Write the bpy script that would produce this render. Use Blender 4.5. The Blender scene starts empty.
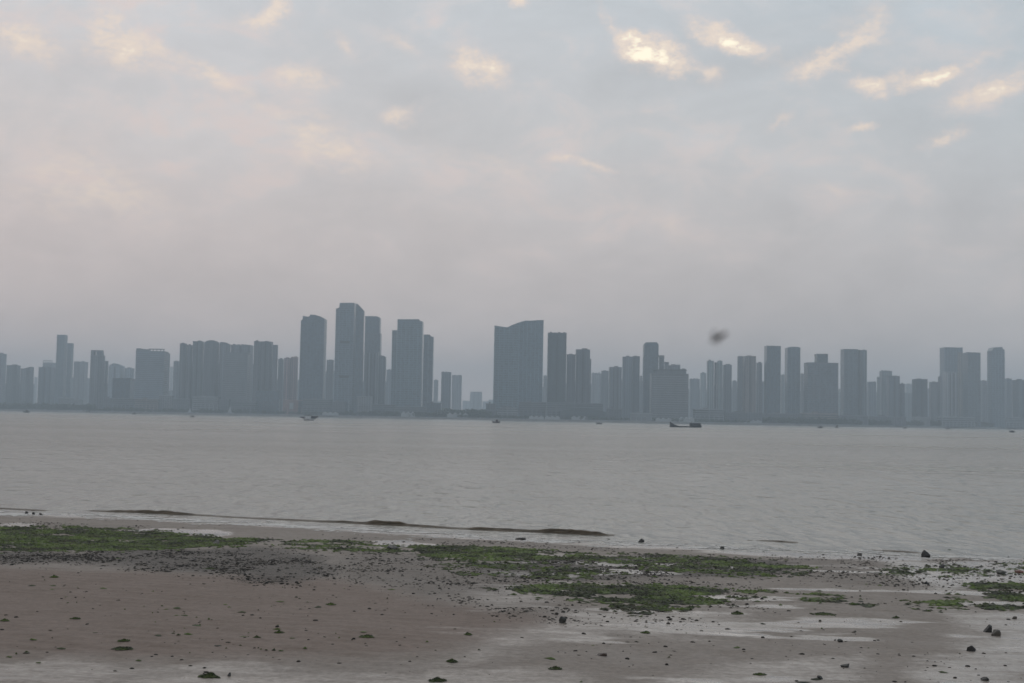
import bpy, bmesh, math, random
import numpy as np
from mathutils import Vector, Matrix

random.seed(7)
rng = np.random.default_rng(11)
S = bpy.context.scene
COL = S.collection
R = math.radians

# ------------------------------------------------------------------ camera
FPX = 1280.0
CAM = np.array([0.0, 0.0, 4.0])
PITCH = math.atan(76.7 / FPX)
ROLL = R(1.04)
fwd = np.array([0, math.cos(PITCH), math.sin(PITCH)])
up0 = np.array([0, -math.sin(PITCH), math.cos(PITCH)])
r0 = np.array([1.0, 0, 0])
right = math.cos(ROLL) * r0 + math.sin(ROLL) * up0
upv = -math.sin(ROLL) * r0 + math.cos(ROLL) * up0
cd = bpy.data.cameras.new('camera')
cam = bpy.data.objects.new('camera', cd)
COL.objects.link(cam)
cd.sensor_width = 36.0
cd.lens = 36.0 * FPX / 1024.0
cd.clip_start = 0.05
cd.clip_end = 30000
cd.dof.use_dof = True
cd.dof.focus_distance = 12.0
cd.dof.aperture_fstop = 6.3
m = Matrix(((right[0], upv[0], -fwd[0], CAM[0]), (right[1], upv[1], -fwd[1], CAM[1]),
            (right[2], upv[2], -fwd[2], CAM[2]), (0, 0, 0, 1)))
cam.matrix_world = m
S.camera = cam


def ray(px, py):
    d = fwd * FPX + right * (px - 512.0) + upv * (341.5 - py)
    return d / np.linalg.norm(d)


def at(px, py, Y):
    """world point on the sight line at distance Y"""
    d = ray(px, py)
    return CAM + d * (Y / d[1])


# ------------------------------------------------------------------ render settings, sky, sun
S.render.engine = 'CYCLES'
S.cycles.use_denoising = True
S.cycles.max_bounces = 6
S.cycles.volume_bounces = 1
S.view_settings.view_transform = 'Standard'
S.view_settings.look = 'None'
S.view_settings.gamma = 1.0
S.view_settings.exposure = 0.0

SUN_EL, SUN_AZ = R(42.0), R(6.4)          # azimuth from +Y towards +X
sd = bpy.data.lights.new('sun', 'SUN')
sd.energy = 0.5
sd.angle = R(60)
sd.color = (1.0, 0.93, 0.85)
sun = bpy.data.objects.new('sun', sd)
COL.objects.link(sun)
sdir = Vector((math.sin(SUN_AZ) * math.cos(SUN_EL), math.cos(SUN_AZ) * math.cos(SUN_EL), math.sin(SUN_EL)))
sun.rotation_euler = sdir.to_track_quat('Z', 'Y').to_euler()

W = bpy.data.worlds.new('World')
S.world = W
W.use_nodes = True
nt = W.node_tree
nt.nodes.clear()


class G:
    """tiny node builder"""
    def __init__(s, tree):
        s.t = tree

    def n(s, typ, **kw):
        nd = s.t.nodes.new(typ)
        ins = kw.pop('ins', {})
        for k, v in kw.items():
            setattr(nd, k, v)
        for k, v in ins.items():
            s.put(nd, k, v)
        return nd

    def put(s, nd, k, v):
        sock = nd.inputs[k]
        if isinstance(v, bpy.types.NodeSocket):
            s.t.links.new(v, sock)
        else:
            sock.default_value = v[:3] if sock.type == 'VECTOR' else v

    def math(s, op, a, b=None, c=None, clamp=False):
        nd = s.n('ShaderNodeMath', operation=op, use_clamp=clamp)
        s.put(nd, 0, a)
        if b is not None:
            s.put(nd, 1, b)
        if c is not None:
            s.put(nd, 2, c)
        return nd.outputs[0]

    def mix(s, f, a, b, mode='MIX'):
        nd = s.n('ShaderNodeMix', data_type='RGBA', blend_type=mode)
        s.put(nd, 0, f)
        s.put(nd, 6, a if isinstance(a, bpy.types.NodeSocket) else (*a, 1)[:4])
        s.put(nd, 7, b if isinstance(b, bpy.types.NodeSocket) else (*b, 1)[:4])
        return nd.outputs[2]

    def noise(s, vec, scale, detail=4, rough=.55, dist=0.0):
        nd = s.n('ShaderNodeTexNoise', ins={'Vector': vec, 'Scale': scale, 'Detail': detail, 'Roughness': rough, 'Distortion': dist})
        return nd.outputs['Fac']

    def ramp(s, f, stops):
        nd = s.n('ShaderNodeValToRGB')
        s.put(nd, 0, f)
        el = nd.color_ramp.elements
        while len(el) < len(stops):
            el.new(0.5)
        for e, (p, c) in zip(el, stops):
            e.position = p
            e.color = c if len(c) == 4 else (*c, 1)
        return nd.outputs[0]

    def mr(s, v, a, b, c=0.0, d=1.0, smooth=False):
        nd = s.n('ShaderNodeMapRange', clamp=True)
        if smooth:
            nd.interpolation_type = 'SMOOTHSTEP'
        for i, x in enumerate((v, a, b, c, d)):
            s.put(nd, i, x)
        return nd.outputs[0]


def srgb(r, g, b):
    f = lambda c: (c / 255 / 12.92) if c / 255 <= 0.04045 else ((c / 255 + 0.055) / 1.055) ** 2.4
    return (f(r), f(g), f(b), 1)


g = G(nt)
SKY_STRENGTH = 0.1
tc = g.n('ShaderNodeTexCoord')
sep = g.n('ShaderNodeSeparateXYZ', ins={0: tc.outputs['Generated']})
dx, dy, dz = sep.outputs
az = g.math('ARCTAN2', dx, dy)
el_ = g.math('ARCSINE', dz)
sky = g.n('ShaderNodeTexSky', sky_type='NISHITA', sun_disc=False)
sky.sun_elevation = SUN_EL
sky.sun_rotation = SUN_AZ
sky.air_density = 1.5
sky.dust_density = 4.0
# cloud layer: soft stratocumulus, laid out by direction
zz = g.math('ADD', g.math('MAXIMUM', dz, 0.0), 0.16)
cp = g.n('ShaderNodeCombineXYZ', ins={0: g.math('DIVIDE', dx, zz), 1: g.math('DIVIDE', dy, zz), 2: 0.0})
mp = g.n('ShaderNodeMapping', ins={'Vector': tc.outputs['Generated'], 'Rotation': (0, R(24), 0), 'Scale': (1.0, 1.0, 1.9)})
n1 = g.noise(mp.outputs[0], 6.5, 7, .58, .5)
n2 = g.noise(mp.outputs[0], 17.0, 7, .62, .5)
base = g.ramp(g.math('MULTIPLY', el_, 2.2), [
    (0.0, srgb(226, 209, 203)), (0.14, srgb(225, 211, 205)), (0.30, srgb(221, 211, 207)),
    (0.47, srgb(216, 214, 213)), (0.72, srgb(209, 215, 219)), (1.0, srgb(203, 211, 218))])
side = g.mr(az, -0.42, 0.5, 0.0, 1.0)
base = g.mix(side, g.mix(1.0, base, (1.06, 1.0, .99), 'MULTIPLY'), g.mix(1.0, base, (0.80, 0.87, 0.92), 'MULTIPLY'))
# unseen sky overhead and behind, dimmed to lower the light on ground and haze
unseen_dim = g.math('MULTIPLY', g.mr(el_, .36, .9, 1.0, .86, True), g.mr(dy, -.2, .6, .88, 1.0, True))
base = g.n('ShaderNodeVectorMath', operation='SCALE', ins={0: base, 'Scale': unseen_dim}).outputs[0]
mod = g.mr(g.math('ADD', g.math('MULTIPLY', n1, .7), g.math('MULTIPLY', n2, .3)), 0.33, 0.67, 0.88, 1.10)
cl = g.n('ShaderNodeVectorMath', operation='SCALE', ins={0: base, 'Scale': mod})
col = cl.outputs[0]
# pinkish wisps
lowfade = g.mr(el_, 0.02, 0.16, 0.0, 1.0)
wisp = g.math('MULTIPLY', g.mr(n2, 0.46, 0.68, 0, 1, True), g.mr(n1, 0.42, 0.60, .15, 1, True))
wisp = g.math('MULTIPLY', wisp, lowfade)
col = g.mix(g.math('MULTIPLY', g.math('MULTIPLY', wisp, g.mr(side, .2, .8, 1.0, .45)), 0.62), col, srgb(236, 214, 206))
# the gaps in the clouds, each by its own direction
warpn = g.n('ShaderNodeTexNoise', ins={'Vector': tc.outputs['Generated'], 'Scale': 34.0, 'Detail': 6.0, 'Roughness': .66})
wv = g.n('ShaderNodeVectorMath', operation='SUBTRACT', ins={0: warpn.outputs['Color'], 1: (.5, .5, .5)})
wv1 = g.n('ShaderNodeVectorMath', operation='MULTIPLY', ins={0: wv.outputs[0], 1: (1.3, .8, 1)})
wv2 = g.n('ShaderNodeVectorMath', operation='SCALE', ins={0: wv1.outputs[0], 'Scale': 0.030})
ae = g.n('ShaderNodeCombineXYZ', ins={0: az, 1: el_, 2: 0.0})
aw = g.n('ShaderNodeVectorMath', operation='ADD', ins={0: ae.outputs[0], 1: wv2.outputs[0]})
aw2 = g.n('ShaderNodeVectorMath', operation='MULTIPLY', ins={0: aw.outputs[0], 1: (1, 1, 0)}).outputs[0]
BLOBS = [(655, 53, 36, 15, 14, 1.35), (640, 44, 16, 9, 30, .5), (729, 41, 42, 10, 22, .95), (478, 65, 32, 15, 22, .9), (812, 68, 28, 10, -8, .6),
         (850, 48, 36, 10, -36, .5), (878, 40, 20, 22, 80, .3), (866, 85, 18, 9, 30, .5), (905, 82, 50, 9, 0, .5), (955, 68, 44, 7, -20, .6),
         (995, 88, 44, 11, -20, .75), (612, 22, 36, 5, 60, .3), (305, 77, 36, 12, 8, .6), (15, 40, 44, 15, 22, .6),
         (120, 52, 74, 16, 10, .45), (106, 20, 18, 14, 50, .5), (135, 35, 24, 24, 70, .35), (215, 78, 60, 10, 26, .45), (262, 22, 34, 10, -10, .55),
         (280, 4, 18, 10, -50, .5), (345, 45, 22, 10, 50, .35), (400, 45, 40, 8, 28, .35), (397, 117, 22, 9, 0, .55), (310, 132, 54, 24, 22, .38),
         (335, 155, 46, 16, 8, .3), (430, 156, 64, 16, 0, .25), (514, 174, 36, 12, 20, .35), (568, 157, 22, 5, 5, .6),
         (598, 166, 16, 5, 15, .45), (665, 222, 80, 16, 32, .28), (645, 113, 8, 7, 40, .5), (711, 75, 14, 10, 35, .45),
         (778, 121, 18, 6, -25, .45), (862, 127, 16, 5, 0, .55), (947, 136, 22, 7, -20, .55), (838, 190, 30, 8, 20, .28),
         (737, 193, 14, 8, 0, .3), (75, 152, 70, 26, 24, .3), (595, 235, 30, 14, 0, .25), (520, 2, 14, 6, 0, .6), (880, 5, 60, 12, -20, .3),
         (985, 12, 50, 16, 10, .25), (30, 190, 120, 30, 0, .18), (150, 215, 180, 34, 6, .22), (420, 210, 120, 24, 10, .16)]
acc = None
for (bx_, by_, rx, ry, an, st) in BLOBS:
    d = ray(bx_, by_)
    mpn = g.n('ShaderNodeMapping', vector_type='TEXTURE', ins={'Vector': aw2, 'Location': (math.atan2(d[0], d[1]), math.asin(d[2]), 0),
              'Rotation': (0, 0, -R(an) - ROLL * 0), 'Scale': (rx * 1.5 / FPX, ry * 1.7 / FPX, 1)})
    gr = g.n('ShaderNodeTexGradient', gradient_type='SPHERICAL', ins={0: mpn.outputs[0]})
    v = g.math('MULTIPLY', gr.outputs['Fac'], st)
    acc = v if acc is None else g.math('ADD', acc, v)
nb = g.mr(g.noise(mp.outputs[0], 40, 7, .68), 0.34, 0.62, 0.42, 1.38)
acc = g.math('MULTIPLY', acc, nb)
gapw = g.mr(acc, 0.02, 0.66, 0, 1, True)
col = g.mix(g.math('MULTIPLY', gapw, 0.82), col, g.mix(gapw, srgb(236, 217, 211), srgb(250, 230, 212)))
hot = g.mr(acc, 0.62, 1.1, 0, 1, True)
col = g.mix(hot, col, (1.3, 1.16, 0.90))
# cover the clear sky almost wholly
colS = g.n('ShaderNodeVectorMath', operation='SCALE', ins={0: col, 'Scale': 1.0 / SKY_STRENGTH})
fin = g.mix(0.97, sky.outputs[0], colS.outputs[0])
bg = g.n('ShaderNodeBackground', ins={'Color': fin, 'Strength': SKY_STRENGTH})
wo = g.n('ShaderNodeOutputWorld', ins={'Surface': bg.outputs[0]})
W.cycles.sampling_method = 'MANUAL'
W.cycles.sample_map_resolution = 1024

# ------------------------------------------------------------------ helpers
def link(o, parent=None):
    COL.objects.link(o)
    if parent is not None:
        o.parent = parent
    return o


def tag(o, label=None, cat=None, group=None, kind=None):
    if label:
        o['label'] = label
    if cat:
        o['category'] = cat
    if group:
        o['group'] = group
    if kind:
        o['kind'] = kind
    return o


def mesh_obj(name, verts, faces, mat=None, parent=None, smooth=False, loc=None):
    me = bpy.data.meshes.new(name)
    me.from_pydata([tuple(v) for v in verts], [], [tuple(f) for f in faces])
    me.update()
    o = bpy.data.objects.new(name, me)
    if mat:
        me.materials.append(mat)
    if smooth:
        me.polygons.foreach_set('use_smooth', [True] * len(me.polygons))
    if loc is not None:
        o.location = loc
    return link(o, parent)


def empty(name, loc, rz=0.0):
    o = bpy.data.objects.new(name, None)
    o.empty_display_size = 0.5
    o.location = loc
    o.rotation_euler = (0, 0, rz)
    return link(o)


class MB:
    def __init__(s):
        s.v, s.f = [], []

    def box(s, x0, x1, y0, y1, z0, z1):
        b = len(s.v)
        s.v += [(x0, y0, z0), (x1, y0, z0), (x1, y1, z0), (x0, y1, z0), (x0, y0, z1), (x1, y0, z1), (x1, y1, z1), (x0, y1, z1)]
        s.f += [(b, b + 3, b + 2, b + 1), (b + 4, b + 5, b + 6, b + 7), (b, b + 1, b + 5, b + 4), (b + 1, b + 2, b + 6, b + 5),
                (b + 2, b + 3, b + 7, b + 6), (b + 3, b, b + 4, b + 7)]
        return s

    def prism(s, prof, y0, y1):
        """outline in x,z (counter-clockwise seen from -y), extruded in y"""
        b, n = len(s.v), len(prof)
        s.v += [(x, y0, z) for x, z in prof] + [(x, y1, z) for x, z in prof]
        s.f += [tuple(range(b, b + n)), tuple(range(b + 2 * n - 1, b + n - 1, -1))]
        for i in range(n):
            j = (i + 1) % n
            s.f.append((b + j, b + i, b + n + i, b + n + j))
        return s

    def loft(s, rings, cap=True):
        b, n = len(s.v), len(rings[0])
        for r in rings:
            s.v += [tuple(p) for p in r]
        for k in range(len(rings) - 1):
            for i in range(n):
                j = (i + 1) % n
                s.f.append((b + k * n + i, b + k * n + j, b + (k + 1) * n + j, b + (k + 1) * n + i))
        if cap:
            s.f.append(tuple(range(b + n - 1, b - 1, -1)))
            e = b + (len(rings) - 1) * n
            s.f.append(tuple(range(e, e + n)))
        return s

    def tube(s, p0, p1, r0_, r1_=None, n=8):
        r1_ = float(r0_ if r1_ is None else r1_)
        r0_ = float(r0_)
        p0, p1 = Vector([float(q) for q in p0]), Vector([float(q) for q in p1])
        a = (p1 - p0).normalized()
        u = a.orthogonal().normalized()
        w = a.cross(u)
        rs = []
        for p, rr in ((p0, r0_), (p1, r1_)):
            rs.append([p + (u * math.cos(2 * math.pi * i / n) + w * math.sin(2 * math.pi * i / n)) * rr for i in range(n)])
        return s.loft(rs)

    def build(s, name, mat, parent=None, smooth=False, loc=None, color=None):
        o = mesh_obj(name, s.v, s.f, mat, parent, smooth, loc)
        if color:
            o.color = (*color[:3], 1)
        return o


def newmat(name):
    mt = bpy.data.materials.new(name)
    mt.use_nodes = True
    t = mt.node_tree
    t.nodes.clear()
    gg = G(t)
    out = gg.n('ShaderNodeOutputMaterial')
    bs = gg.n('ShaderNodeBsdfPrincipled')
    t.links.new(bs.outputs[0], out.inputs['Surface'])
    return mt, gg, bs, out


def bump(gg, bs, h, strength=.5, dist=.02):
    b = gg.n('ShaderNodeBump', ins={'Height': h, 'Strength': strength, 'Distance': dist})
    gg.put(bs, 'Normal', b.outputs[0])
    return b


def simple_mat(name, c, rough=.7, var=.25, scale=3.0, objcol=False, metal=0.0):
    mt, gg, bs, out = newmat(name)
    t = gg.n('ShaderNodeTexCoord')
    n = gg.noise(t.outputs['Object'], scale, 5)
    if objcol:
        c = gg.n('ShaderNodeObjectInfo').outputs['Color']
    else:
        c = (*c, 1)
    k = gg.mr(n, .3, .7, 1 - var, 1 + var * .4)
    sc = gg.n('ShaderNodeVectorMath', operation='SCALE', ins={0: c, 'Scale': k})
    gg.put(bs, 'Base Color', sc.outputs[0])
    gg.put(bs, 'Roughness', rough)
    gg.put(bs, 'Metallic', metal)
    bump(gg, bs, n, .3, .01)
    return mt


# facade: storeys and bays of windows in metres, wall colour from the object
def facade_mat(name, floor=3.3, bay=3.6, wz=.5, wx=.62, glass=(.035, .05, .06), gr=.15, mull=True):
    mt, gg, bs, out = newmat(name)
    gg.put(bs, 'Specular IOR Level', .35)
    geo = gg.n('ShaderNodeNewGeometry')
    t = gg.n('ShaderNodeTexCoord')
    so = gg.n('ShaderNodeSeparateXYZ', ins={0: t.outputs['Object']})
    sn = gg.n('ShaderNodeSeparateXYZ', ins={0: geo.outputs['Normal']})
    hx = gg.math('ADD', gg.math('MULTIPLY', so.outputs[0], gg.math('ABSOLUTE', sn.outputs[1])),
                 gg.math('MULTIPLY', so.outputs[1], gg.math('ABSOLUTE', sn.outputs[0])))
    fz = gg.math('FRACT', gg.math('DIVIDE', so.outputs[2], floor))
    fx = gg.math('FRACT', gg.math('DIVIDE', hx, bay))
    iz = gg.math('LESS_THAN', fz, wz)
    ix = gg.math('LESS_THAN', fx, wx)
    w = gg.math('MULTIPLY', iz, ix)
    w = gg.math('MULTIPLY', w, gg.math('LESS_THAN', gg.math('ABSOLUTE', sn.outputs[2]), .5))
    oi = gg.n('ShaderNodeObjectInfo')
    cellv = gg.n('ShaderNodeCombineXYZ', ins={0: gg.math('FLOOR', gg.math('DIVIDE', hx, bay)), 1: gg.math('FLOOR', gg.math('DIVIDE', so.outputs[2], floor)), 2: oi.outputs['Random']})
    wn = gg.n('ShaderNodeTexWhiteNoise', noise_dimensions='3D', ins={0: cellv.outputs[0]})
    gl = gg.mix(wn.outputs['Value'], glass, tuple(x * 2.6 for x in glass))
    # wall dirt: long soft streaks and blotches
    mp_ = gg.n('ShaderNodeMapping', ins={'Vector': t.outputs['Object'], 'Scale': (.12, .12, .018)})
    n = gg.noise(mp_.outputs[0], 1.0, 4)
    sc = gg.n('ShaderNodeVectorMath', operation='SCALE', ins={0: oi.outputs['Color'], 'Scale': gg.mr(n, .3, .7, .75, 1.12)})
    c = gg.mix(w, sc.outputs[0], gl)
    gg.put(bs, 'Base Color', c)
    gg.put(bs, 'Roughness', gg.mr(w, 0, 1, .75, gr))
    return mt


M = {}
M['resi'] = facade_mat('residential facade', 3.1, 4.2, .52, .5)
M['office'] = facade_mat('office facade', 3.9, 3.0, .62, .84, (.05, .07, .085), .12)
M['band'] = facade_mat('banded facade', 3.6, 30.0, .5, .97, (.04, .055, .06), .2)
M['dark'] = facade_mat('curtain wall', 4.0, 1.5, .86, .86, (.045, .07, .09), .1)
M['paint'] = simple_mat('painted concrete', (0, 0, 0), .75, .3, .08, objcol=True)
M['white'] = simple_mat('white membrane', (.42, .45, .46), .6, .12, .5)
M['concrete'] = simple_mat('seawall concrete', (.27, .27, .26), .85, .35, .05)

# ------------------------------------------------------------------ numpy noise
def _hash(ix, iy, s):
    h = (ix.astype(np.int64) * 374761393 + iy.astype(np.int64) * 668265263 + s * 1442695041) & 0x7fffffff
    h = ((h ^ (h >> 13)) * 1274126177) & 0x7fffffff
    return ((h ^ (h >> 16)) & 0xffff) / 65535.0


def vnoise(x, y, s=0):
    x, y = np.asarray(x, float), np.asarray(y, float)
    ix, iy = np.floor(x), np.floor(y)
    fx, fy = x - ix, y - iy
    fx, fy = fx * fx * (3 - 2 * fx), fy * fy * (3 - 2 * fy)
    a, b = _hash(ix, iy, s), _hash(ix + 1, iy, s)
    c, d = _hash(ix, iy + 1, s), _hash(ix + 1, iy + 1, s)
    return (a * (1 - fx) + b * fx) * (1 - fy) + (c * (1 - fx) + d * fx) * fy


def fbm(x, y, o=4, s=0, gain=.5):
    v, a, t = 0, 1.0, 0
    x, y = np.asarray(x, float), np.asarray(y, float)
    for k in range(o):
        v = v + a * vnoise(x * 2 ** k + 13.1 * k, y * 2 ** k - 7.7 * k, s + k)
        t += a
        a *= gain
    return v / t


def sstep(a, b, x):
    t = np.clip((np.asarray(x, float) - a) / (b - a), 0, 1)
    return t * t * (3 - 2 * t)


# ------------------------------------------------------------------ beach shape
def flat(px, py, z=0.0):
    d = ray(px, py)
    t = (z - CAM[2]) / d[2]
    return CAM + d * t


_sh = [flat(px, py) for px, py in [(-260, 502), (0, 513), (150, 518), (340, 528), (480, 537), (600, 543), (700, 548), (850, 553), (1024, 558), (1300, 566)]]
SHX = np.array([p[0] for p in _sh])
SHY = np.array([p[1] for p in _sh])


def shore_t(X, Y):
    """metres up the beach from the water's edge"""
    return (np.interp(X, SHX, SHY) - Y) * .97


def ground_z(X, Y):
    X, Y = np.asarray(X, float), np.asarray(Y, float)
    t = shore_t(X, Y)
    z = np.where(t > 0, 0.020 * t, 0.045 * np.maximum(t, -40))
    z = z + .9 * sstep(26, 44, t)
    a = sstep(-3, 4, t)
    z = z + a * .09 * (fbm(X * .16, Y * .28, 3, 5) - .5) + (.25 + a) * .035 * (fbm(X * .7, Y * .9, 3, 9) - .5)
    z = z + a * .012 * (fbm(X * 3, Y * 3.5, 3, 19) - .5)
    # faint tidal ripples in patches
    rp = sstep(.50, .62, fbm(X * .22, Y * .22, 2, 63)) * sstep(2, 6, t)
    z = z + rp * .006 * np.sin((Y + .25 * X) * 13 + 5 * fbm(X * .6, Y * .6, 2, 67))
    # shallow run-off channel across the near beach
    ych = np.interp(X, [-12, -8, 0, 2.2, 6, 12], [21.4, 21.0, 20.9, 20.2, 18.5, 17]) + .5 * (fbm(X * .5, X * 0, 2, 3) - .5)
    z = z - .07 * sstep(.12, -.12, Y - ych) * sstep(8, 0, Y - ych + 8)
    return z


def ground_at(px, py):
    z = 0.0
    for _ in range(12):
        p = flat(px, py, z)
        z = float(ground_z(p[0], p[1])) * .6 + z * .4
    return np.array([p[0], p[1], float(ground_z(p[0], p[1]))])


def px_of(X, Y, Z):
    vx, vy, vz = X - CAM[0], Y - CAM[1], Z - CAM[2]
    f = vx * fwd[0] + vy * fwd[1] + vz * fwd[2]
    return (512 + FPX * (vx * right[0] + vy * right[1] + vz * right[2]) / f,
            341.5 - FPX * (vx * upv[0] + vy * upv[1] + vz * upv[2]) / f)


def poly_soft(P, X, Y, soft):
    """signed closeness to a ground polygon: 1 inside, fading over `soft` metres outside"""
    P = np.asarray(P)[:, :2]
    inside = np.zeros(X.shape, bool)
    dmin = np.full(X.shape, 1e9)
    n = len(P)
    for i in range(n):
        x0, y0 = P[i]
        x1, y1 = P[(i + 1) % n]
        cond = ((y0 > Y) != (y1 > Y)) & (X < (x1 - x0) * (Y - y0) / (y1 - y0 + 1e-12) + x0)
        inside ^= cond
        L2 = (x1 - x0) ** 2 + (y1 - y0) ** 2 + 1e-12
        t = np.clip(((X - x0) * (x1 - x0) + (Y - y0) * (y1 - y0)) / L2, 0, 1)
        dmin = np.minimum(dmin, np.hypot(X - x0 - t * (x1 - x0), Y - y0 - t * (y1 - y0)))
    sd = np.where(inside, dmin, -dmin)
    return sstep(-soft, soft, sd)


def gpoly(pts):
    return np.array([ground_at(a, b) for a, b in pts])


GREEN = [  # polygon in ground space (through picture points), softness, density
    ([(-90, 527), (60, 527), (130, 530), (190, 534), (275, 540), (250, 546), (160, 550), (80, 552), (-90, 550)], .7, 1.0),
    ([(262, 543), (330, 539), (400, 545), (400, 556), (345, 553), (285, 549)], .6, .62),
    ([(395, 546), (470, 545), (560, 552), (640, 556), (560, 562), (470, 561), (410, 555)], .7, .95),
    ([(560, 553), (700, 555), (770, 560), (815, 567), (800, 575), (700, 574), (600, 566)], .8, .62),
    ([(500, 588), (560, 583), (684, 583), (722, 590), (714, 607), (655, 613), (600, 607), (545, 598)], .55, .85),
    ([(430, 560), (560, 562), (640, 575), (560, 582), (470, 575)], .9, .42),
    ([(800, 596), (860, 598), (870, 604), (805, 603)], .35, .6),
    ([(900, 600), (965, 598), (972, 611), (910, 611)], .35, .6),
    ([(958, 587), (990, 583), (1060, 585), (1060, 602), (990, 600)], .4, .85),
    ([(980, 606), (1060, 604), (1060, 613), (985, 613)], .35, .6),
    ([(720, 588), (790, 590), (800, 597), (730, 600)], .5, .28),
    ([(880, 566), (1050, 562), (1050, 575), (890, 578)], .5, .4),
]
STONY = [
    ([(-90, 550), (90, 551), (180, 549), (250, 546), (330, 556), (345, 572), (300, 583), (190, 572), (60, 562), (-90, 562)], .9, 1.0),
    ([(340, 548), (420, 556), (520, 566), (560, 586), (520, 600), (440, 600), (380, 590), (330, 572)], .9, .55),
    ([(470, 564), (560, 556), (700, 556), (800, 562), (800, 576), (700, 578), (590, 582), (480, 577)], .7, 1.0),
    ([(400, 585), (520, 592), (600, 607), (700, 612), (690, 625), (520, 622), (400, 604)], .9, .35),
    ([(760, 556), (900, 557), (1050, 562), (1050, 592), (900, 590), (800, 582)], .9, .42),
    ([(-90, 523), (40, 522), (200, 529), (140, 531), (-90, 529)], .5, .35),
    ([(340, 535), (480, 540), (620, 547), (620, 551), (480, 546), (340, 541)], .4, .35),
    ([(560, 575), (690, 605), (760, 610), (740, 585), (640, 575)], .7, .4),
]
BRIGHT = [  # standing film of water on the sand
    ([(118, 531), (150, 529), (232, 532), (222, 536), (160, 535)], .22, 1.0),
    ([(372, 541), (400, 540), (452, 545), (440, 548), (386, 546)], .22, 1.0),
    ([(0, 523), (36, 524), (30, 527), (0, 527)], .22, .8),
    ([(700, 548), (860, 552), (940, 557), (900, 561), (780, 557), (700, 553)], .5, .9),
    ([(880, 560), (1050, 562), (1060, 596), (1000, 583), (930, 590), (890, 575)], .8, .75),
    ([(-90, 662), (300, 664), (420, 668), (560, 668), (640, 690), (-90, 720)], .35, .45),
    ([(440, 590), (530, 590), (560, 604), (480, 612)], .8, .45),
    ([(560, 612), (760, 612), (700, 640), (560, 640), (480, 660), (420, 664), (520, 632)], .8, .5),
    ([(960, 610), (1060, 614), (1060, 700), (860, 700), (960, 655)], .8, .65),
    ([(720, 660), (860, 655), (900, 690), (700, 690)], .8, .5),
]
GREEN = [(gpoly(p), s_, d_) for p, s_, d_ in GREEN]
STONY = [(gpoly(p), s_, d_) for p, s_, d_ in STONY]
BRIGHT = [(gpoly(p), s_, d_) for p, s_, d_ in BRIGHT]
BROWN = gpoly([(-200, 560), (340, 580), (430, 600), (560, 618), (500, 634), (420, 655), (-200, 655)])


def mask(lst, X, Y, s=0):
    wx = X + .9 * (fbm(X * .8, Y * .6, 3, 31 + s) - .5)
    wy = Y + 1.8 * (fbm(X * .8, Y * .6, 3, 41 + s) - .5)
    r = np.zeros(X.shape)
    for P, soft, d in lst:
        bb = soft + 2.5
        sel = (X > P[:, 0].min() - bb) & (X < P[:, 0].max() + bb) & (Y > P[:, 1].min() - bb) & (Y < P[:, 1].max() + bb)
        if sel.any():
            v = np.zeros(X.shape)
            v[sel] = poly_soft(P, wx[sel], wy[sel], soft) * d
            r = np.maximum(r, v)
    return r


def brk(m_, x, y):
    """breaks a mat up into ragged patches, more so where it is thin"""
    f = .6 * fbm(x * .8, y * 1.5, 4, 77) + .4 * fbm(x * 3.2, y * 3.6, 3, 87)
    return sstep(-.07, .10, f - (.725 - .34 * m_))


# the grid of the beach
def vattr(me, name, vals):
    a = me.attributes.new(name, 'FLOAT', 'POINT')
    a.data.foreach_set('value', np.asarray(vals, dtype=np.float32).ravel())


def grid_mesh(name, X, Y, Z, mat, smooth=True):
    nr, nc = X.shape
    v = np.stack([X, Y, Z], -1).reshape(-1, 3).astype(np.float32)
    i = np.arange(nr * nc).reshape(nr, nc)
    f = np.stack([i[:-1, :-1], i[:-1, 1:], i[1:, 1:], i[1:, :-1]], -1).reshape(-1, 4).astype(np.int32)
    me = bpy.data.meshes.new(name)
    me.vertices.add(len(v))
    me.vertices.foreach_set('co', v.ravel())
    me.loops.add(f.size)
    me.loops.foreach_set('vertex_index', f.ravel())
    me.polygons.add(len(f))
    me.polygons.foreach_set('loop_start', np.arange(0, f.size, 4, dtype=np.int32))
    me.update(calc_edges=True)
    me.validate()
    if smooth:
        me.polygons.foreach_set('use_smooth', np.ones(len(me.polygons), bool))
    me.materials.append(mat)
    o = bpy.data.objects.new(name, me)
    return link(o)


# sand material
mt, gg, bs, out = newmat('tidal sand')
t = gg.n('ShaderNodeTexCoord')
P_ = t.outputs['Object']
att = lambda n: gg.n('ShaderNodeAttribute', attribute_name=n).outputs['Fac']
wet, alg, brown, stony = att('wet'), att('algae'), att('brown'), att('stony')
nA = gg.noise(P_, 1.3, 6, .6)
nB = gg.noise(P_, 9.0, 5, .65)
mpx = gg.n('ShaderNodeMapping', ins={'Vector': P_, 'Rotation': (0, 0, R(-14)), 'Scale': (.35, 2.2, 1)})
nC = gg.noise(mpx.outputs[0], 1.6, 5, .6)
nD = gg.noise(P_, 60.0, 4, .7)
pale, brn = (.240, .210, .184), (.185, .144, .120)
c = gg.mix(gg.mr(gg.math('ADD', brown, gg.math('MULTIPLY', gg.math('SUBTRACT', nC, .5), .9)), .2, .8), pale, brn)
c = gg.mix(gg.mr(nA, .4, .62, 0, .5), c, gg.mix(1.0, c, (.72, .68, .63), 'MULTIPLY'))
sc = gg.n('ShaderNodeVectorMath', operation='SCALE', ins={0: c, 'Scale': gg.mr(nB, .3, .7, .82, 1.15)})
c = sc.outputs[0]
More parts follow.
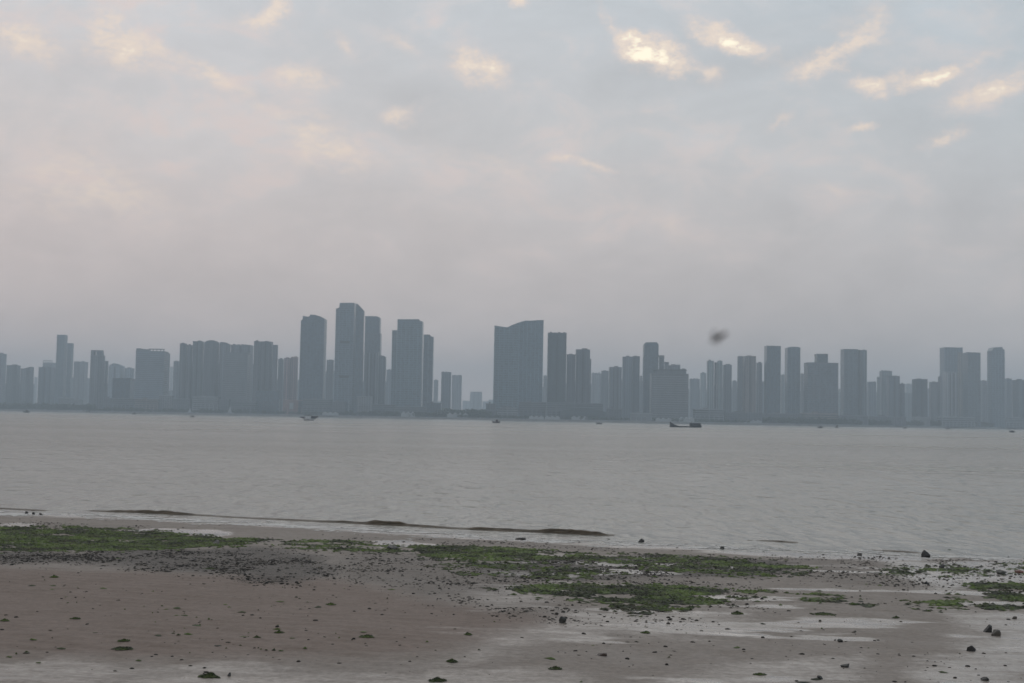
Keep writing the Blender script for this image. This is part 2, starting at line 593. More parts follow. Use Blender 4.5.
# dark grit
grit = gg.mr(gg.math('ADD', nD, gg.math('MULTIPLY', stony, .16)), .62, .72, 0, .8)
c = gg.mix(grit, c, (.035, .032, .03))
c = gg.mix(gg.mr(gg.math('MULTIPLY', stony, gg.mr(nB, .35, .6, .3, 1.2)), .2, .9, 0, .7), c, (.055, .05, .045))
ag = gg.mix(gg.mr(nB, .35, .65), (.018, .026, .010), (.040, .055, .018))
c = gg.mix(gg.mr(gg.math('ADD', alg, gg.math('MULTIPLY', gg.math('SUBTRACT', nB, .5), 1.2)), .25, .6), c, ag)
gg.put(bs, 'Base Color', c)
wetn = gg.math('ADD', wet, gg.math('MULTIPLY', gg.math('SUBTRACT', nC, .5), .7))
wetn = gg.math('ADD', wetn, gg.math('MULTIPLY', gg.math('SUBTRACT', nA, .5), 1.0))
wetn = gg.math('ADD', wetn, gg.math('MULTIPLY', gg.math('SUBTRACT', nB, .5), .5))
gg.put(bs, 'Roughness', gg.mr(wetn, .15, .85, .78, .16))
gg.put(bs, 'Specular IOR Level', gg.mr(wetn, .1, .8, .25, .6))
hh = gg.math('ADD', gg.math('MULTIPLY', nB, .6), gg.math('MULTIPLY', nD, .25))
hh = gg.math('ADD', hh, gg.math('MULTIPLY', nC, 2.0))
b1 = gg.n('ShaderNodeBump', ins={'Height': hh, 'Strength': gg.mr(wetn, .2, .9, .55, .10), 'Distance': .03})
gg.put(bs, 'Normal', b1.outputs[0])
M['sand'] = mt

ys = np.concatenate([np.arange(-6, 16, .6), np.arange(16, 24, .055), np.arange(24, 36, .09), np.arange(36, 54, .14), [55, 57, 60, 64, 70, 80, 95]])
xs = np.concatenate([[-120, -90, -60, -45, -34], np.arange(-27, 25, .075), [30, 40, 60, 90, 120]])
X, Y = np.meshgrid(xs, ys)
Z = ground_z(X, Y)
tt = shore_t(X, Y)
algm = mask(GREEN, X, Y)
stm = mask(STONY, X, Y, 7)
brm = mask(BRIGHT, X, Y, 3)
algm = algm * brk(algm, X, Y)
beach = grid_mesh('beach', X, Y, Z, M['sand'])
pud = sstep(.535, .64, fbm(X * .33 + .12 * Y, Y * .95, 4, 913)) * sstep(-3, 3, X) * sstep(3, 6, tt) * .72
brm = np.maximum(brm, pud)
wetm = np.clip(np.maximum(brm, sstep(1.7, .2, tt + 1.6 * (fbm(X * .5, Y * 1.2, 3, 55) - .5))), 0, 1)
vattr(beach.data, 'wet', np.clip(wetm, 0, 1))
vattr(beach.data, 'algae', algm)
vattr(beach.data, 'stony', stm)
vattr(beach.data, 'brown', poly_soft(BROWN, X, Y, 1.4))
tag(beach, kind='structure')

# ------------------------------------------------------------------ water
mt, gg, bs, out = newmat('murky water')
t = gg.n('ShaderNodeTexCoord')
P_ = t.outputs['Object']
m1 = gg.n('ShaderNodeMapping', ins={'Vector': P_, 'Rotation': (0, 0, R(12)), 'Scale': (.5, 1.5, 1)})
w1 = gg.noise(m1.outputs[0], 1.1, 5, .6, .3)
m2 = gg.n('ShaderNodeMapping', ins={'Vector': P_, 'Rotation': (0, 0, R(-8)), 'Scale': (.04, .10, 1)})
w2 = gg.noise(m2.outputs[0], 1.0, 6, .62)
m3 = gg.n('ShaderNodeMapping', ins={'Vector': P_, 'Scale': (.004, .012, 1)})
w3 = gg.noise(m3.outputs[0], 1.0, 4, .55)
gg.put(bs, 'Base Color', gg.mix(w3, (.145, .146, .128), (.178, .178, .155)))
gg.put(bs, 'Roughness', gg.mr(w3, .3, .7, .20, .30))
gg.put(bs, 'IOR', 1.333)
m4 = gg.n('ShaderNodeMapping', ins={'Vector': P_, 'Rotation': (0, 0, R(5)), 'Scale': (.42, .13, 1)})
w4 = gg.noise(m4.outputs[0], 1.0, 3, .6)
hh = gg.math('ADD', gg.math('MULTIPLY', w1, .40), gg.math('MULTIPLY', w2, 1.6))
m5 = gg.n('ShaderNodeMapping', ins={'Vector': P_, 'Rotation': (0, 0, R(-3)), 'Scale': (1.1, .42, 1)})
w5 = gg.noise(m5.outputs[0], 1.0, 2, .5)
hh = gg.math('ADD', hh, gg.math('MULTIPLY', w4, 3.6))
hh = gg.math('ADD', hh, gg.math('MULTIPLY', gg.math('POWER', w5, 2.0), 2.0))
# calmer towards the shallows
yw = gg.n('ShaderNodeSeparateXYZ', ins={0: P_}).outputs[1]
hh = gg.math('MULTIPLY', hh, gg.math('MULTIPLY', gg.mr(yw, 42, 190, .30, 1.0), gg.mr(w3, .35, .65, .75, 1.2)))
b1 = gg.n('ShaderNodeBump', ins={'Height': hh, 'Strength': 1.0, 'Distance': .8})
gg.put(bs, 'Normal', b1.outputs[0])
M['water'] = mt


def wave_z(X, Y):
    near = sstep(400, 60, Y)
    t = -shore_t(X, Y)
    sh = sstep(0, 9, t)
    z = .05 * (fbm(X * .35 + 3, Y * 1.1, 4, 101) - .5) * sh
    z = z + .022 * (fbm(X * 1.3, Y * 3.2, 3, 111) - .5) * (.3 + sh)
    # low swells running in parallel to the beach
    ph = t + 2.2 * (fbm(X * .10, Y * .12, 3, 121) - .5) * 2
    for c_, a_, w_ in ((4.6, .05, .5), (9.5, .05, .8), (17, .04, 1.2)):
        z = z + a_ * np.exp(-((ph - c_) / w_) ** 2) * sstep(.45, .62, fbm(X * .12 + c_, Y * .05, 2, 131))
    return z * near


k = np.linspace(-1, 1, 1100)
sx = .26 * k + .12 * k ** 3 + .62 * k ** 15
yy = np.concatenate([np.arange(30, 62, .22), 62 * (6500 / 62) ** (np.linspace(0, 1, 170) ** 1.05)])
Yg = np.repeat(yy[:, None], len(sx), 1)
Xg = sx[None, :] * np.minimum(yy[:, None] * 3.4 + 40, 3400)
Zg = wave_z(Xg, Yg)
# drop the part of the sheet that would lie under the dry beach
water = grid_mesh('water', Xg, Yg, Zg, M['water'])
tag(water, kind='structure')

# a small brown breaker along the edge
mt, gg, bs, out = newmat('silty wave')
t = gg.n('ShaderNodeTexCoord')
m1 = gg.n('ShaderNodeMapping', ins={'Vector': t.outputs['Object'], 'Scale': (.8, 3, 4)})
n = gg.noise(m1.outputs[0], 2.0, 5, .6, .3)
gg.put(bs, 'Base Color', gg.mix(gg.mr(n, .35, .65), (.030, .022, .012), (.085, .064, .040)))
gg.put(bs, 'Roughness', .45)
gg.put(bs, 'Specular IOR Level', .25)
gg.put(bs, 'IOR', 1.333)
bump(gg, bs, n, .8, .10)
M['wave'] = mt


def ridge(name, pts, hmax, wid, seed, label=None):
    """an asymmetric wave ridge along picture points lying on the water"""
    P = [flat(a, b, .01) for a, b in pts]
    d = np.concatenate([[0], np.cumsum([np.hypot(*(P[i + 1] - P[i])[:2]) for i in range(len(P) - 1)])])
    L = d[-1]
    n = int(L / .08)
    s_ = np.linspace(0, L, n)
    cx = np.interp(s_, d, [p[0] for p in P])
    cy = np.interp(s_, d, [p[1] for p in P]) + .35 * (fbm(s_ * .45, s_ * 0, 3, seed) - .5)
    env = sstep(0, 1.6, s_) * sstep(L, L - .9, s_)
    h = hmax * env * (.7 + .5 * s_ / L) * (.4 + .9 * sstep(.25, .75, fbm(s_ * .38, s_ * 0 + 2, 3, seed + 5))) * (.8 + .5 * (fbm(s_ * 2.2, s_ * 0, 3, seed + 9) - .5)) * (.42 + .58 * sstep(.36, .52, fbm(s_ * .55, s_ * 0 + 7, 3, seed + 3)))
    prof = [(-.55, -.03), (-.30, .10), (-.16, .55), (-.07, .90), (0, 1.0), (.10, .93), (.32, .62), (.60, .28), (.95, .06), (1.3, -.03)]
    Xr = np.stack([cx + 0 * p for p, q in prof])
    Yr = np.stack([cy + p * wid for p, q in prof])
    Zr = np.stack([q * h - (.02 if q < 0 else 0) + .006 * (fbm(s_ * 3, s_ * 0 + p * 5, 2, seed) - .5) for p, q in prof])
    o = grid_mesh(name, Xr, Yr, Zr, M['wave'])
    tag(o, kind='structure')
    return o


ridge('breaking_wave', [(84, 510.5), (150, 513), (230, 517), (320, 521.5)], .14, .62, 201)
ridge('breaking_wave', [(300, 520.5), (380, 524.5), (470, 529), (560, 533), (618, 536)], .25, .66, 211)
ridge('breaking_wave', [(-60, 506.5), (0, 508.5), (46, 511)], .09, .55, 221)
ridge('breaking_wave', [(748, 540.5), (775, 541), (802, 543)], .10, .5, 231)
ridge('breaking_wave', [(872, 550), (902, 551.5), (925, 553)], .07, .45, 241)

# foam left by the swash: lacy flat patches
mt, gg, bs, out = newmat('sea foam')
t = gg.n('ShaderNodeTexCoord')
n = gg.noise(t.outputs['Object'], 14, 4)
gg.put(bs, 'Base Color', gg.mix(n, (.34, .33, .31), (.58, .57, .55)))
gg.put(bs, 'Roughness', .6)
bump(gg, bs, n, .6, .02)
M['foam'] = mt


def scatter_blobs(name, pts, rad, hgt, n, mat, elong=1.6, tint=None, lift=.004, ang0=R(-10)):
    """many low irregular mounds in one mesh; pts (N,2)"""
    N = len(pts)
    z0 = ground_or_water(pts[:, 0], pts[:, 1]) + lift
    an = ang0 + rng.normal(0, .5, N)
    V = np.zeros((N, n + 1, 3))
    ph = np.linspace(0, 2 * np.pi, n, endpoint=False)[None] + rng.uniform(-.25, .25, (N, n))
    rr = rad[:, None] * rng.uniform(.55, 1.25, (N, n))
    lx, ly = rr * np.cos(ph) * elong, rr * np.sin(ph)
    ca, sa = np.cos(an)[:, None], np.sin(an)[:, None]
    V[:, :n, 0] = pts[:, 0:1] + lx * ca - ly * sa
    V[:, :n, 1] = pts[:, 1:2] + lx * sa + ly * ca
    V[:, :n, 2] = z0[:, None] + rng.uniform(-.004, .25, (N, n)) * hgt[:, None]
    V[:, n, 0] = pts[:, 0] + rng.normal(0, .2, N) * rad
    V[:, n, 1] = pts[:, 1] + rng.normal(0, .2, N) * rad
    V[:, n, 2] = z0 + hgt * rng.uniform(.7, 1.2, N)
    b = (np.arange(N) * (n + 1))[:, None]
    i = np.arange(n)[None]
    F = np.stack([b + i, b + (i + 1) % n, np.repeat(b + n, n, 1)], -1).reshape(-1, 3).astype(np.int32)
    me = bpy.data.meshes.new(name)
    me.vertices.add(N * (n + 1))
    me.vertices.foreach_set('co', V.astype(np.float32).ravel())
    me.loops.add(F.size)
    me.loops.foreach_set('vertex_index', F.ravel())
    me.polygons.add(len(F))
    me.polygons.foreach_set('loop_start', np.arange(0, F.size, 3, dtype=np.int32))
    me.update(calc_edges=True)
    me.materials.append(mat)
    if tint is None:
        tint = rng.uniform(0, 1, N)
    vattr(me, 'tint', np.repeat(tint, n + 1))
    return link(bpy.data.objects.new(name, me))


def ground_or_water(x, y):
    return np.maximum(ground_z(x, y), 0.004)


# foam points along the swash band
N = 19000
x = rng.uniform(-24, 20, N)
t_ = rng.normal(.35, .5, N)
y = np.interp(x, SHX, SHY) - t_
keep = rng.uniform(0, 1, N) < sstep(.47, .60, fbm(x * .8, y * 2.2, 4, 301)) * .8 * (.25 + .75 * sstep(.35, .6, fbm(x * .2, x * 0, 2, 311)))
pts = np.stack([x[keep], y[keep]], -1)
foam = scatter_blobs('sea_foam', pts, rng.uniform(.02, .09, len(pts)), rng.uniform(.004, .016, len(pts)), 7, M['foam'], 2.4)
tag(foam, kind='stuff')

# ------------------------------------------------------------------ algae and stones
def sample(dens, n, seed=0, x0=-22, x1=19, y0=17.5, y1=50):
    # uniform per picture row rather than per square metre further out
    yy_ = rng.uniform(y0, y1, n)
    xx_ = rng.uniform(-1, 1, n) * (yy_ * .42 + .5)
    d = dens(xx_, yy_)
    kp = rng.uniform(0, 1, n) < d
    return np.stack([xx_[kp], yy_[kp]], -1)


def green_d(x, y):
    m_ = mask(GREEN, x, y)
    return np.maximum(m_ * brk(m_, x, y), .10 * sstep(.02, .5, m_) * sstep(.4, .6, fbm(x * 2, y * 2, 2, 97)))


mt, gg, bs, out = newmat('green algae')
t = gg.n('ShaderNodeTexCoord')
tint = gg.n('ShaderNodeAttribute', attribute_name='tint').outputs['Fac']
n = gg.noise(t.outputs['Object'], .9, 4)
f_ = gg.math('ADD', gg.math('MULTIPLY', tint, .5), gg.mr(n, .38, .62, -.1, .55))
c = gg.ramp(f_, [(0.0, (.010, .013, .007)), (.3, (.020, .030, .009)), (.6, (.050, .078, .015)), (1.0, (.100, .150, .030))])
no = gg.noise(t.outputs['Object'], 2.6, 3)
c = gg.mix(gg.mr(no, .50, .68, 0, .5), c, gg.mix(tint, (.020, .017, .009), (.075, .062, .028)))
gg.put(bs, 'Base Color', c)
gg.put(bs, 'Roughness', .6)
gg.put(bs, 'Specular IOR Level', .12)
n2_ = gg.noise(t.outputs['Object'], 40, 3)
bump(gg, bs, n2_, .6, .02)
M['algae'] = mt
pts = sample(green_d, 330000)
print('algae', len(pts))
algae = scatter_blobs('green_algae', pts, rng.uniform(.02, .075, len(pts)), rng.uniform(.008, .045, len(pts)), 6, M['algae'], 1.7)
tag(algae, kind='stuff')

mt, gg, bs, out = newmat('beach stone')
t = gg.n('ShaderNodeTexCoord')
tint = gg.n('ShaderNodeAttribute', attribute_name='tint').outputs['Fac']
n = gg.noise(t.outputs['Object'], 18, 4)
c = gg.ramp(tint, [(0.0, (.014, .013, .011)), (.6, (.034, .030, .025)), (.85, (.062, .054, .044)), (1.0, (.13, .115, .095))])
sc = gg.n('ShaderNodeVectorMath', operation='SCALE', ins={0: c, 'Scale': gg.mr(n, .3, .7, .6, 1.3)})
gg.put(bs, 'Base Color', sc.outputs[0])
gg.put(bs, 'Roughness', .75)
gg.put(bs, 'Specular IOR Level', .2)
bump(gg, bs, n, .6, .02)
M['stone'] = mt


def stone_d(x, y):
    m_ = mask(STONY, x, y, 7)
    t_ = shore_t(x, y)
    cl = sstep(.42, .72, fbm(x * 1.1, y * .8, 4, 401))
    return np.clip(m_ * (.12 + cl) * .85 + .010 * sstep(.4, .75, fbm(x * .5, y * .4, 3, 411)) + .0035, 0, 1) * sstep(-.6, .3, t_)


def stones(name, pts, rad, mat, n=6, rings=3):
    """little angular stones: n-gon rings, one mesh"""
    N = len(pts)
    z0 = ground_or_water(pts[:, 0], pts[:, 1]) - rad * rng.uniform(0, .35, N)
    prof = np.array([(1.0, -.25), (1.0, .25), (.62, .68)])
    V = np.zeros((N, 3 * n + 1, 3))
    ph = np.linspace(0, 2 * np.pi, n, endpoint=False)[None] + rng.uniform(-.3, .3, (N, n))
    base = rng.uniform(.7, 1.15, (N, n))
    el = rng.uniform(.9, 1.7, N)[:, None]
    an = rng.uniform(0, 6.28, N)[:, None]
    hh_ = rad * rng.uniform(.5, 1.0, N)
    for k_, (pr, pz) in enumerate(prof):
        rr = rad[:, None] * base * pr * rng.uniform(.88, 1.1, (N, n))
        lx, ly = rr * np.cos(ph) * el, rr * np.sin(ph)
        V[:, k_ * n:(k_ + 1) * n, 0] = pts[:, 0:1] + lx * np.cos(an) - ly * np.sin(an)
        V[:, k_ * n:(k_ + 1) * n, 1] = pts[:, 1:2] + lx * np.sin(an) + ly * np.cos(an)
        V[:, k_ * n:(k_ + 1) * n, 2] = z0[:, None] + hh_[:, None] * (pz + rng.uniform(-.1, .1, (N, n)))
    V[:, -1, :2] = pts + rng.normal(0, .15, (N, 2)) * rad[:, None]
    V[:, -1, 2] = z0 + hh_ * .85
    b = (np.arange(N) * (3 * n + 1))[:, None]
    i = np.arange(n)[None]
    j = (i + 1) % n
    T = []
    for k_ in range(2):
        T.append(np.stack([b + k_ * n + i, b + k_ * n + j, b + (k_ + 1) * n + j], -1))
        T.append(np.stack([b + k_ * n + i, b + (k_ + 1) * n + j, b + (k_ + 1) * n + i], -1))
    T.append(np.stack([b + 2 * n + i, b + 2 * n + j, np.repeat(b + 3 * n, n, 1)], -1))
    F = np.concatenate([q.reshape(-1, 3) for q in T]).astype(np.int32)
    me = bpy.data.meshes.new(name)
    me.vertices.add(N * (3 * n + 1))
    me.vertices.foreach_set('co', V.astype(np.float32).ravel())
    me.loops.add(F.size)
    me.loops.foreach_set('vertex_index', F.ravel())
    me.polygons.add(len(F))
    me.polygons.foreach_set('loop_start', np.arange(0, F.size, 3, dtype=np.int32))
    me.update(calc_edges=True)
    me.materials.append(mat)
    vattr(me, 'tint', np.repeat(rng.uniform(0, 1, N) ** 1.5, 3 * n + 1))
    return link(bpy.data.objects.new(name, me))


pts = sample(stone_d, 260000)
print('stones', len(pts))
st = stones('pebbles', pts, .008 + .036 * rng.uniform(0, 1, len(pts)) ** 3.2, M['stone'])
tag(st, kind='stuff')

# bits of weed strewn over the open sand
pts = sample(lambda x, y: .003 + .022 * sstep(.55, .8, fbm(x * .45, y * .35, 3, 511)) * sstep(1, 4, shore_t(x, y)), 60000)
wd = scatter_blobs('weed_litter', pts, .012 + .055 * rng.uniform(0, 1, len(pts)) ** 3, rng.uniform(.006, .03, len(pts)), 7, M['algae'], 1.6,
                   tint=rng.uniform(0, .75, len(pts)))
tag(wd, kind='stuff')

# ------------------------------------------------------------------ larger rocks and weed clumps, one by one
mt, gg, bs, out = newmat('wet dark rock')
t = gg.n('ShaderNodeTexCoord')
oi = gg.n('ShaderNodeObjectInfo')
n = gg.noise(t.outputs['Object'], 7, 6, .65)
sc = gg.n('ShaderNodeVectorMath', operation='SCALE', ins={0: oi.outputs['Color'], 'Scale': gg.mr(n, .3, .7, .5, 1.5)})
gg.put(bs, 'Base Color', sc.outputs[0])
gg.put(bs, 'Roughness', gg.mr(n, .3, .7, .35, .8))
bump(gg, bs, n, .9, .04)
M['rock'] = mt


def rock(px, py, wpx, hpx, label, color=(.035, .034, .032), group='larger rocks lying on the beach', seed=0, lean=0.0, dz=.4, name='rock', blocky=.0, parent=None):
    p = ground_at(px, py)
    sc_ = p[1] / FPX
    w, h = wpx * sc_ * .5, hpx * sc_
    h = max(h, .03)
    bm = bmesh.new()
    bmesh.ops.create_icosphere(bm, subdivisions=3, radius=1)
    rr = random.Random(seed)
    pl = [(Vector((rr.uniform(-1, 1), rr.uniform(-1, 1), rr.uniform(-.4, 1))).normalized(), rr.uniform(.42, .8)) for _ in range(8)]
    for v in bm.verts:
        co = v.co.copy()
        for nn, d in pl:
            q = co.dot(nn)
            if q > d:
                co -= nn * (q - d)
        if blocky:
            co = co.lerp(Vector([max(-.75, min(.75, c_)) for c_ in co]), blocky)
        k_ = 1 + .12 * (float(fbm(np.array([co.x * 2 + seed]), np.array([co.y * 2 + co.z * 3]), 3, seed)[0]) - .5)
        co *= k_
        v.co = (co.x * w, co.y * w * .8, co.z * h * .62 + h * .30 + lean * co.x * w)
    me = bpy.data.meshes.new(name)
    bm.to_mesh(me)
    bm.free()
    me.materials.append(M['rock'])
    o = bpy.data.objects.new(name, me)
    o.location = (p[0], p[1], max(p[2], -.02))
    o.rotation_euler = (0, 0, rr.uniform(-.4, .4))
    o.color = (*color, 1)
    link(o)
    tag(o, label, 'rock', group)
    return o


ROCKS = [
    (926, 557.5, 9.5, 9, 'tallest dark rock standing on the white swash line at right', (.022, .022, .022), .25, 0),
    (859, 556, 6, 4.5, 'small rounded grey rock on the swash line left of the tallest dark rock', (.05, .047, .042), 0, 0),
    (641, 543.5, 7, 4.5, 'lone dark rock in the foam just beyond the end of the brown wave', (.02, .02, .02), 0, 0),
    (520, 539.5, 12, 3, 'long low dark rock in the swash under the brown wave', (.03, .03, .028), 0, 0),
    (392, 549, 15, 4.5, 'wide flat dark rock beside the bright puddle at centre left', (.02, .02, .02), 0, 0),
    (26.5, 514, 4, 3, 'leftmost of three small dark rocks in the foam at far left', (.02, .02, .02), 0, 0),
    (33.5, 514.4, 4, 2.6, 'middle one of three small dark rocks in the foam at far left', (.025, .025, .025), 0, 0),
    (41, 515, 4.5, 2.4, 'rightmost of three small dark rocks in the foam at far left', (.022, .022, .022), 0, 0),
    (988, 632, 10, 8, 'dark lumpy rock touching a squarer brown block at lower right', (.022, .022, .021), .2, 0),
    (995.5, 635.5, 12, 7.5, 'squarish brown stone block beside a dark lump at lower right', (.065, .058, .048), 0, .8),
    (971, 651, 11, 6.5, 'rounded dark rock in the wet sand below the square block', (.022, .022, .022), 0, 0),
    (602, 655.5, 12, 4, 'flat reddish-brown stone alone on the open sand at lower centre', (.055, .040, .033), 0, .7),
    (563, 623, 8, 8, 'upright dark stone with weed at its foot below the green patch', (.02, .022, .018), .1, 0),
    (1001, 574, 15, 5, 'broad low dark rock among green weed at right edge', (.022, .024, .018), 0, 0),
    (1019, 572.5, 10, 3.2, 'reddish stone at the right edge of the beach', (.14, .055, .04), 0, .5),
    (942, 567.5, 8, 3.5, 'small dark rock behind the white wet sand, right of centre', (.025, .025, .024), 0, 0),
    (926, 584, 6, 3.2, 'small dark pebble-like rock in bright wet sand at right', (.02, .02, .02), 0, 0),
    (722, 549, 5, 3.5, 'little dark rock on the swash line at centre right', (.025, .025, .024), 0, 0),
    (840, 642, 7, 3.4, 'small dark stone half sunk in sand near lower right', (.03, .03, .028), 0, 0),
    (820, 679, 9, 4, 'dark wet stone at the bottom edge, right of centre', (.025, .025, .024), 0, 0),
    (845, 667, 11, 4.5, 'low dark stone just above the bottom edge, right side', (.03, .03, .027), 0, 0),
    (229.5, 676, 4.5, 5, 'small pointed dark stone beside the big weed clump at bottom left', (.03, .03, .03), 0, 0),
    (985, 680, 9, 4, 'dark flat stone at the bottom right corner', (.028, .028, .026), 0, 0),
    (216, 544.5, 7, 5.5, 'pale grey stone on the green weed, upper left', (.20, .19, .18), 0, 0),
    (1015, 619, 6, 3.2, 'small brown stone near the right edge below the weed', (.05, .042, .034), 0, .4),
]
for i, (a, b, w_, h_, lab, c_, ln, bl) in enumerate(ROCKS):
    rock(a, b, w_, h_, lab, c_, seed=i * 13 + 5, lean=ln, blocky=bl)

CLUMPS = [
    (210, 677, 23, 9, 'largest dark green weed clump near the bottom left edge', .2),
    (438, 681, 20, 7, 'dark weed clump at the bottom edge, left of centre', .15),
    (279, 633, 9, 4.5, 'compact green weed clump on the brown sand at left', .35),
    (257, 638, 7, 3, 'small weed clump just left of the compact green one', .3),
    (54, 577.5, 9, 5, 'bright green weed tuft on brown sand at far left', .7),
    (367, 637, 17, 4, 'spread green weed clump alone on sand left of centre', .4),
    (468, 635, 10, 4.5, 'small green clump on bare sand, centre', .5),
    (452, 662, 12, 5, 'dark weed clump on the edge of the pale wet channel', .3),
    (124, 641, 13, 3, 'thin green weed streak on brown sand, lower left', .35),
    (122, 649, 24, 2.6, 'long dark weed streak below the thin green one', .15),
    (646, 633, 10, 3, 'flat bright weed patch at lower centre on pale sand', .6),
    (737, 614, 15, 5.5, 'dark weed clump at the right end of the centre green patch', .3),
    (823, 614.5, 28, 3.5, 'long thin weed streak right of the centre green patch', .4),
    (556, 669, 14, 4, 'low weed clump near the bottom edge at centre', .35),
    (896, 618, 8, 3, 'small weed tuft on pale sand left of the square block', .35),
    (331, 605, 10, 4, 'green weed tuft where brown sand meets the pebbles', .6),
    (5, 621, 9, 4, 'green weed tuft at the left edge of the beach', .55),
    (760, 675, 14, 3, 'green weed streak at the bottom edge, right of centre', .5),
    (75, 619, 11, 2.6, 'small flat weed streak on brown sand at left', .4),
    (210, 569, 18, 2.4, 'brown weed streak among the dark pebbles at left', .2),
]


def clump(px, py, wpx, hpx, label, tn):
    p = ground_at(px, py)
    s_ = p[1] / FPX
    w = wpx * s_ * .5
    n = int(40 + wpx * 6)
    a = rng.uniform(0, 6.283, n)
    r_ = np.minimum(np.abs(rng.normal(0, .42, n)), .8) * (.55 + .9 * fbm(np.cos(a) * 1.7 + px, np.sin(a) * 1.7 + py, 3, 61))
    q = np.stack([p[0] + w * r_ * np.cos(a), p[1] + .75 * w * r_ * np.sin(a)], -1)
    h_ = np.maximum(hpx * s_ * .42 * (1 - r_) * rng.uniform(.5, 1.2, n), 0) + .012
    o = scatter_blobs('weed_clump', q, rng.uniform(.008, .028, n) * (1 + w), h_, 6, M['algae'], 1.3, tint=np.clip(rng.normal(tn, .18, n), 0, 1))
    # put the origin at the foot of the clump
    me = o.data
    me.transform(Matrix.Translation((-p[0], -p[1], -p[2])))
    o.location = p
    tag(o, label, 'seaweed', 'clumps of seaweed on the sand')


for c_ in CLUMPS:
    clump(*c_)
# ------------------------------------------------------------------ the far shore
FAR = [(-400, 2500), (0, 2480), (85, 2450), (90, 2330), (200, 2300), (360, 2200), (500, 2050), (680, 1980), (840, 2150), (930, 2400), (1024, 2700), (1400, 2900)]
GZ = 3.2


def shoreY(px):
    return float(np.interp(px, [f[0] for f in FAR], [f[1] for f in FAR]))


def px_y0(px):
    return 418.2 + .0181 * (px - 512)


mt, gg, bs, out = newmat('far ground')
t = gg.n('ShaderNodeTexCoord')
n = gg.noise(t.outputs['Object'], .02, 5)
gg.put(bs, 'Base Color', gg.mix(n, (.05, .06, .045), (.13, .125, .115)))
gg.put(bs, 'Roughness', .9)
M['land'] = mt
fr = []
for a, Yd in FAR:
    q = at(a, px_y0(a), Yd)
    fr.append((q[0], Yd))
mb = MB()
n_ = len(fr)
mb.v += [(x, y + 4, GZ) for x, y in fr] + [(x * 1.0, 6450, GZ) for x, y in fr] + [(x, y + 4, -2) for x, y in fr]
for i in range(n_ - 1):
    mb.f += [(i, i + 1, n_ + i + 1, n_ + i), (2 * n_ + i, 2 * n_ + i + 1, i + 1, i)]
xl, xr = -3300, 3300
b_ = len(mb.v)
mb.v += [(xl, fr[0][1] + 4, GZ), (xl, 6450, GZ), (xr, fr[-1][1] + 4, GZ), (xr, 6450, GZ)]
mb.f += [(b_, 0, n_, b_ + 1), (n_ - 1, b_ + 2, b_ + 3, 2 * n_ - 1)]
o = mb.build('far_shore', M['land'])
tag(o, kind='structure')

# seawall: battered concrete face with a pale coping, split where the bank steps back
def seawall(i0, i1, label, hz):
    root = empty('seawall', (fr[i0][0], fr[i0][1], 0))
    ox, oy = fr[i0]
    w, c = MB(), MB()
    P = fr[i0:i1 + 1]
    for m_, prof in ((w, [(0, -2), (1.2, hz), (3.6, hz), (3.6, -2)]), (c, [(.9, hz), (.9, hz + .55), (3.8, hz + .55), (3.8, hz)])):
        b = len(m_.v)
        for x, y in P:
            m_.v += [(x - ox, y + a - oy, z) for a, z in prof]
        for k_ in range(len(P) - 1):
            for q in range(4):
                r_ = (q + 1) % 4
                m_.f.append((b + 4 * k_ + q, b + 4 * k_ + 4 + q, b + 4 * k_ + 4 + r_, b + 4 * k_ + r_))
        e = b + 4 * (len(P) - 1)
        m_.f += [(b, b + 1, b + 2, b + 3), (e + 3, e + 2, e + 1, e)]
    w.build('wall_face', M['concrete'], root)
    c.build('coping', M['white'], root)
    tag(root, label, 'seawall')


seawall(0, 2, 'pale-topped seawall of the far bank at far left, set back from the rest', 3.4)
seawall(3, 11, 'long low grey seawall under the skyline from the left cluster to the right edge', 2.9)


# ------------------------------------------------------------------ towers
def shade(c, k_):
    return tuple(x * k_ for x in c[:3])


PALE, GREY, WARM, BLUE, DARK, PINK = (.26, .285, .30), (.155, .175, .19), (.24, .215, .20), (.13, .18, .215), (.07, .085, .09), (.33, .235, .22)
STY = {'resi': 'resi', 'office': 'office', 'band': 'band', 'dark': 'dark'}
trnd = random.Random(5)


def xs_at(L, Rr, top, D, dep):
    """front-face x limits so that the silhouette, its visible side included, spans L..Rr"""
    ym = (top + px_y0((L + Rr) / 2)) / 2
    xl_ = at(L, ym, D)[0]
    xr_ = at(Rr, ym, D)[0]
    side = 0
    if Rr < 500:
        xr_ = at(Rr, ym, D + dep)[0]
        side = 1
    elif L > 524:
        xl_ = at(L, ym, D + dep)[0]
        side = -1
    return xl_, xr_, side


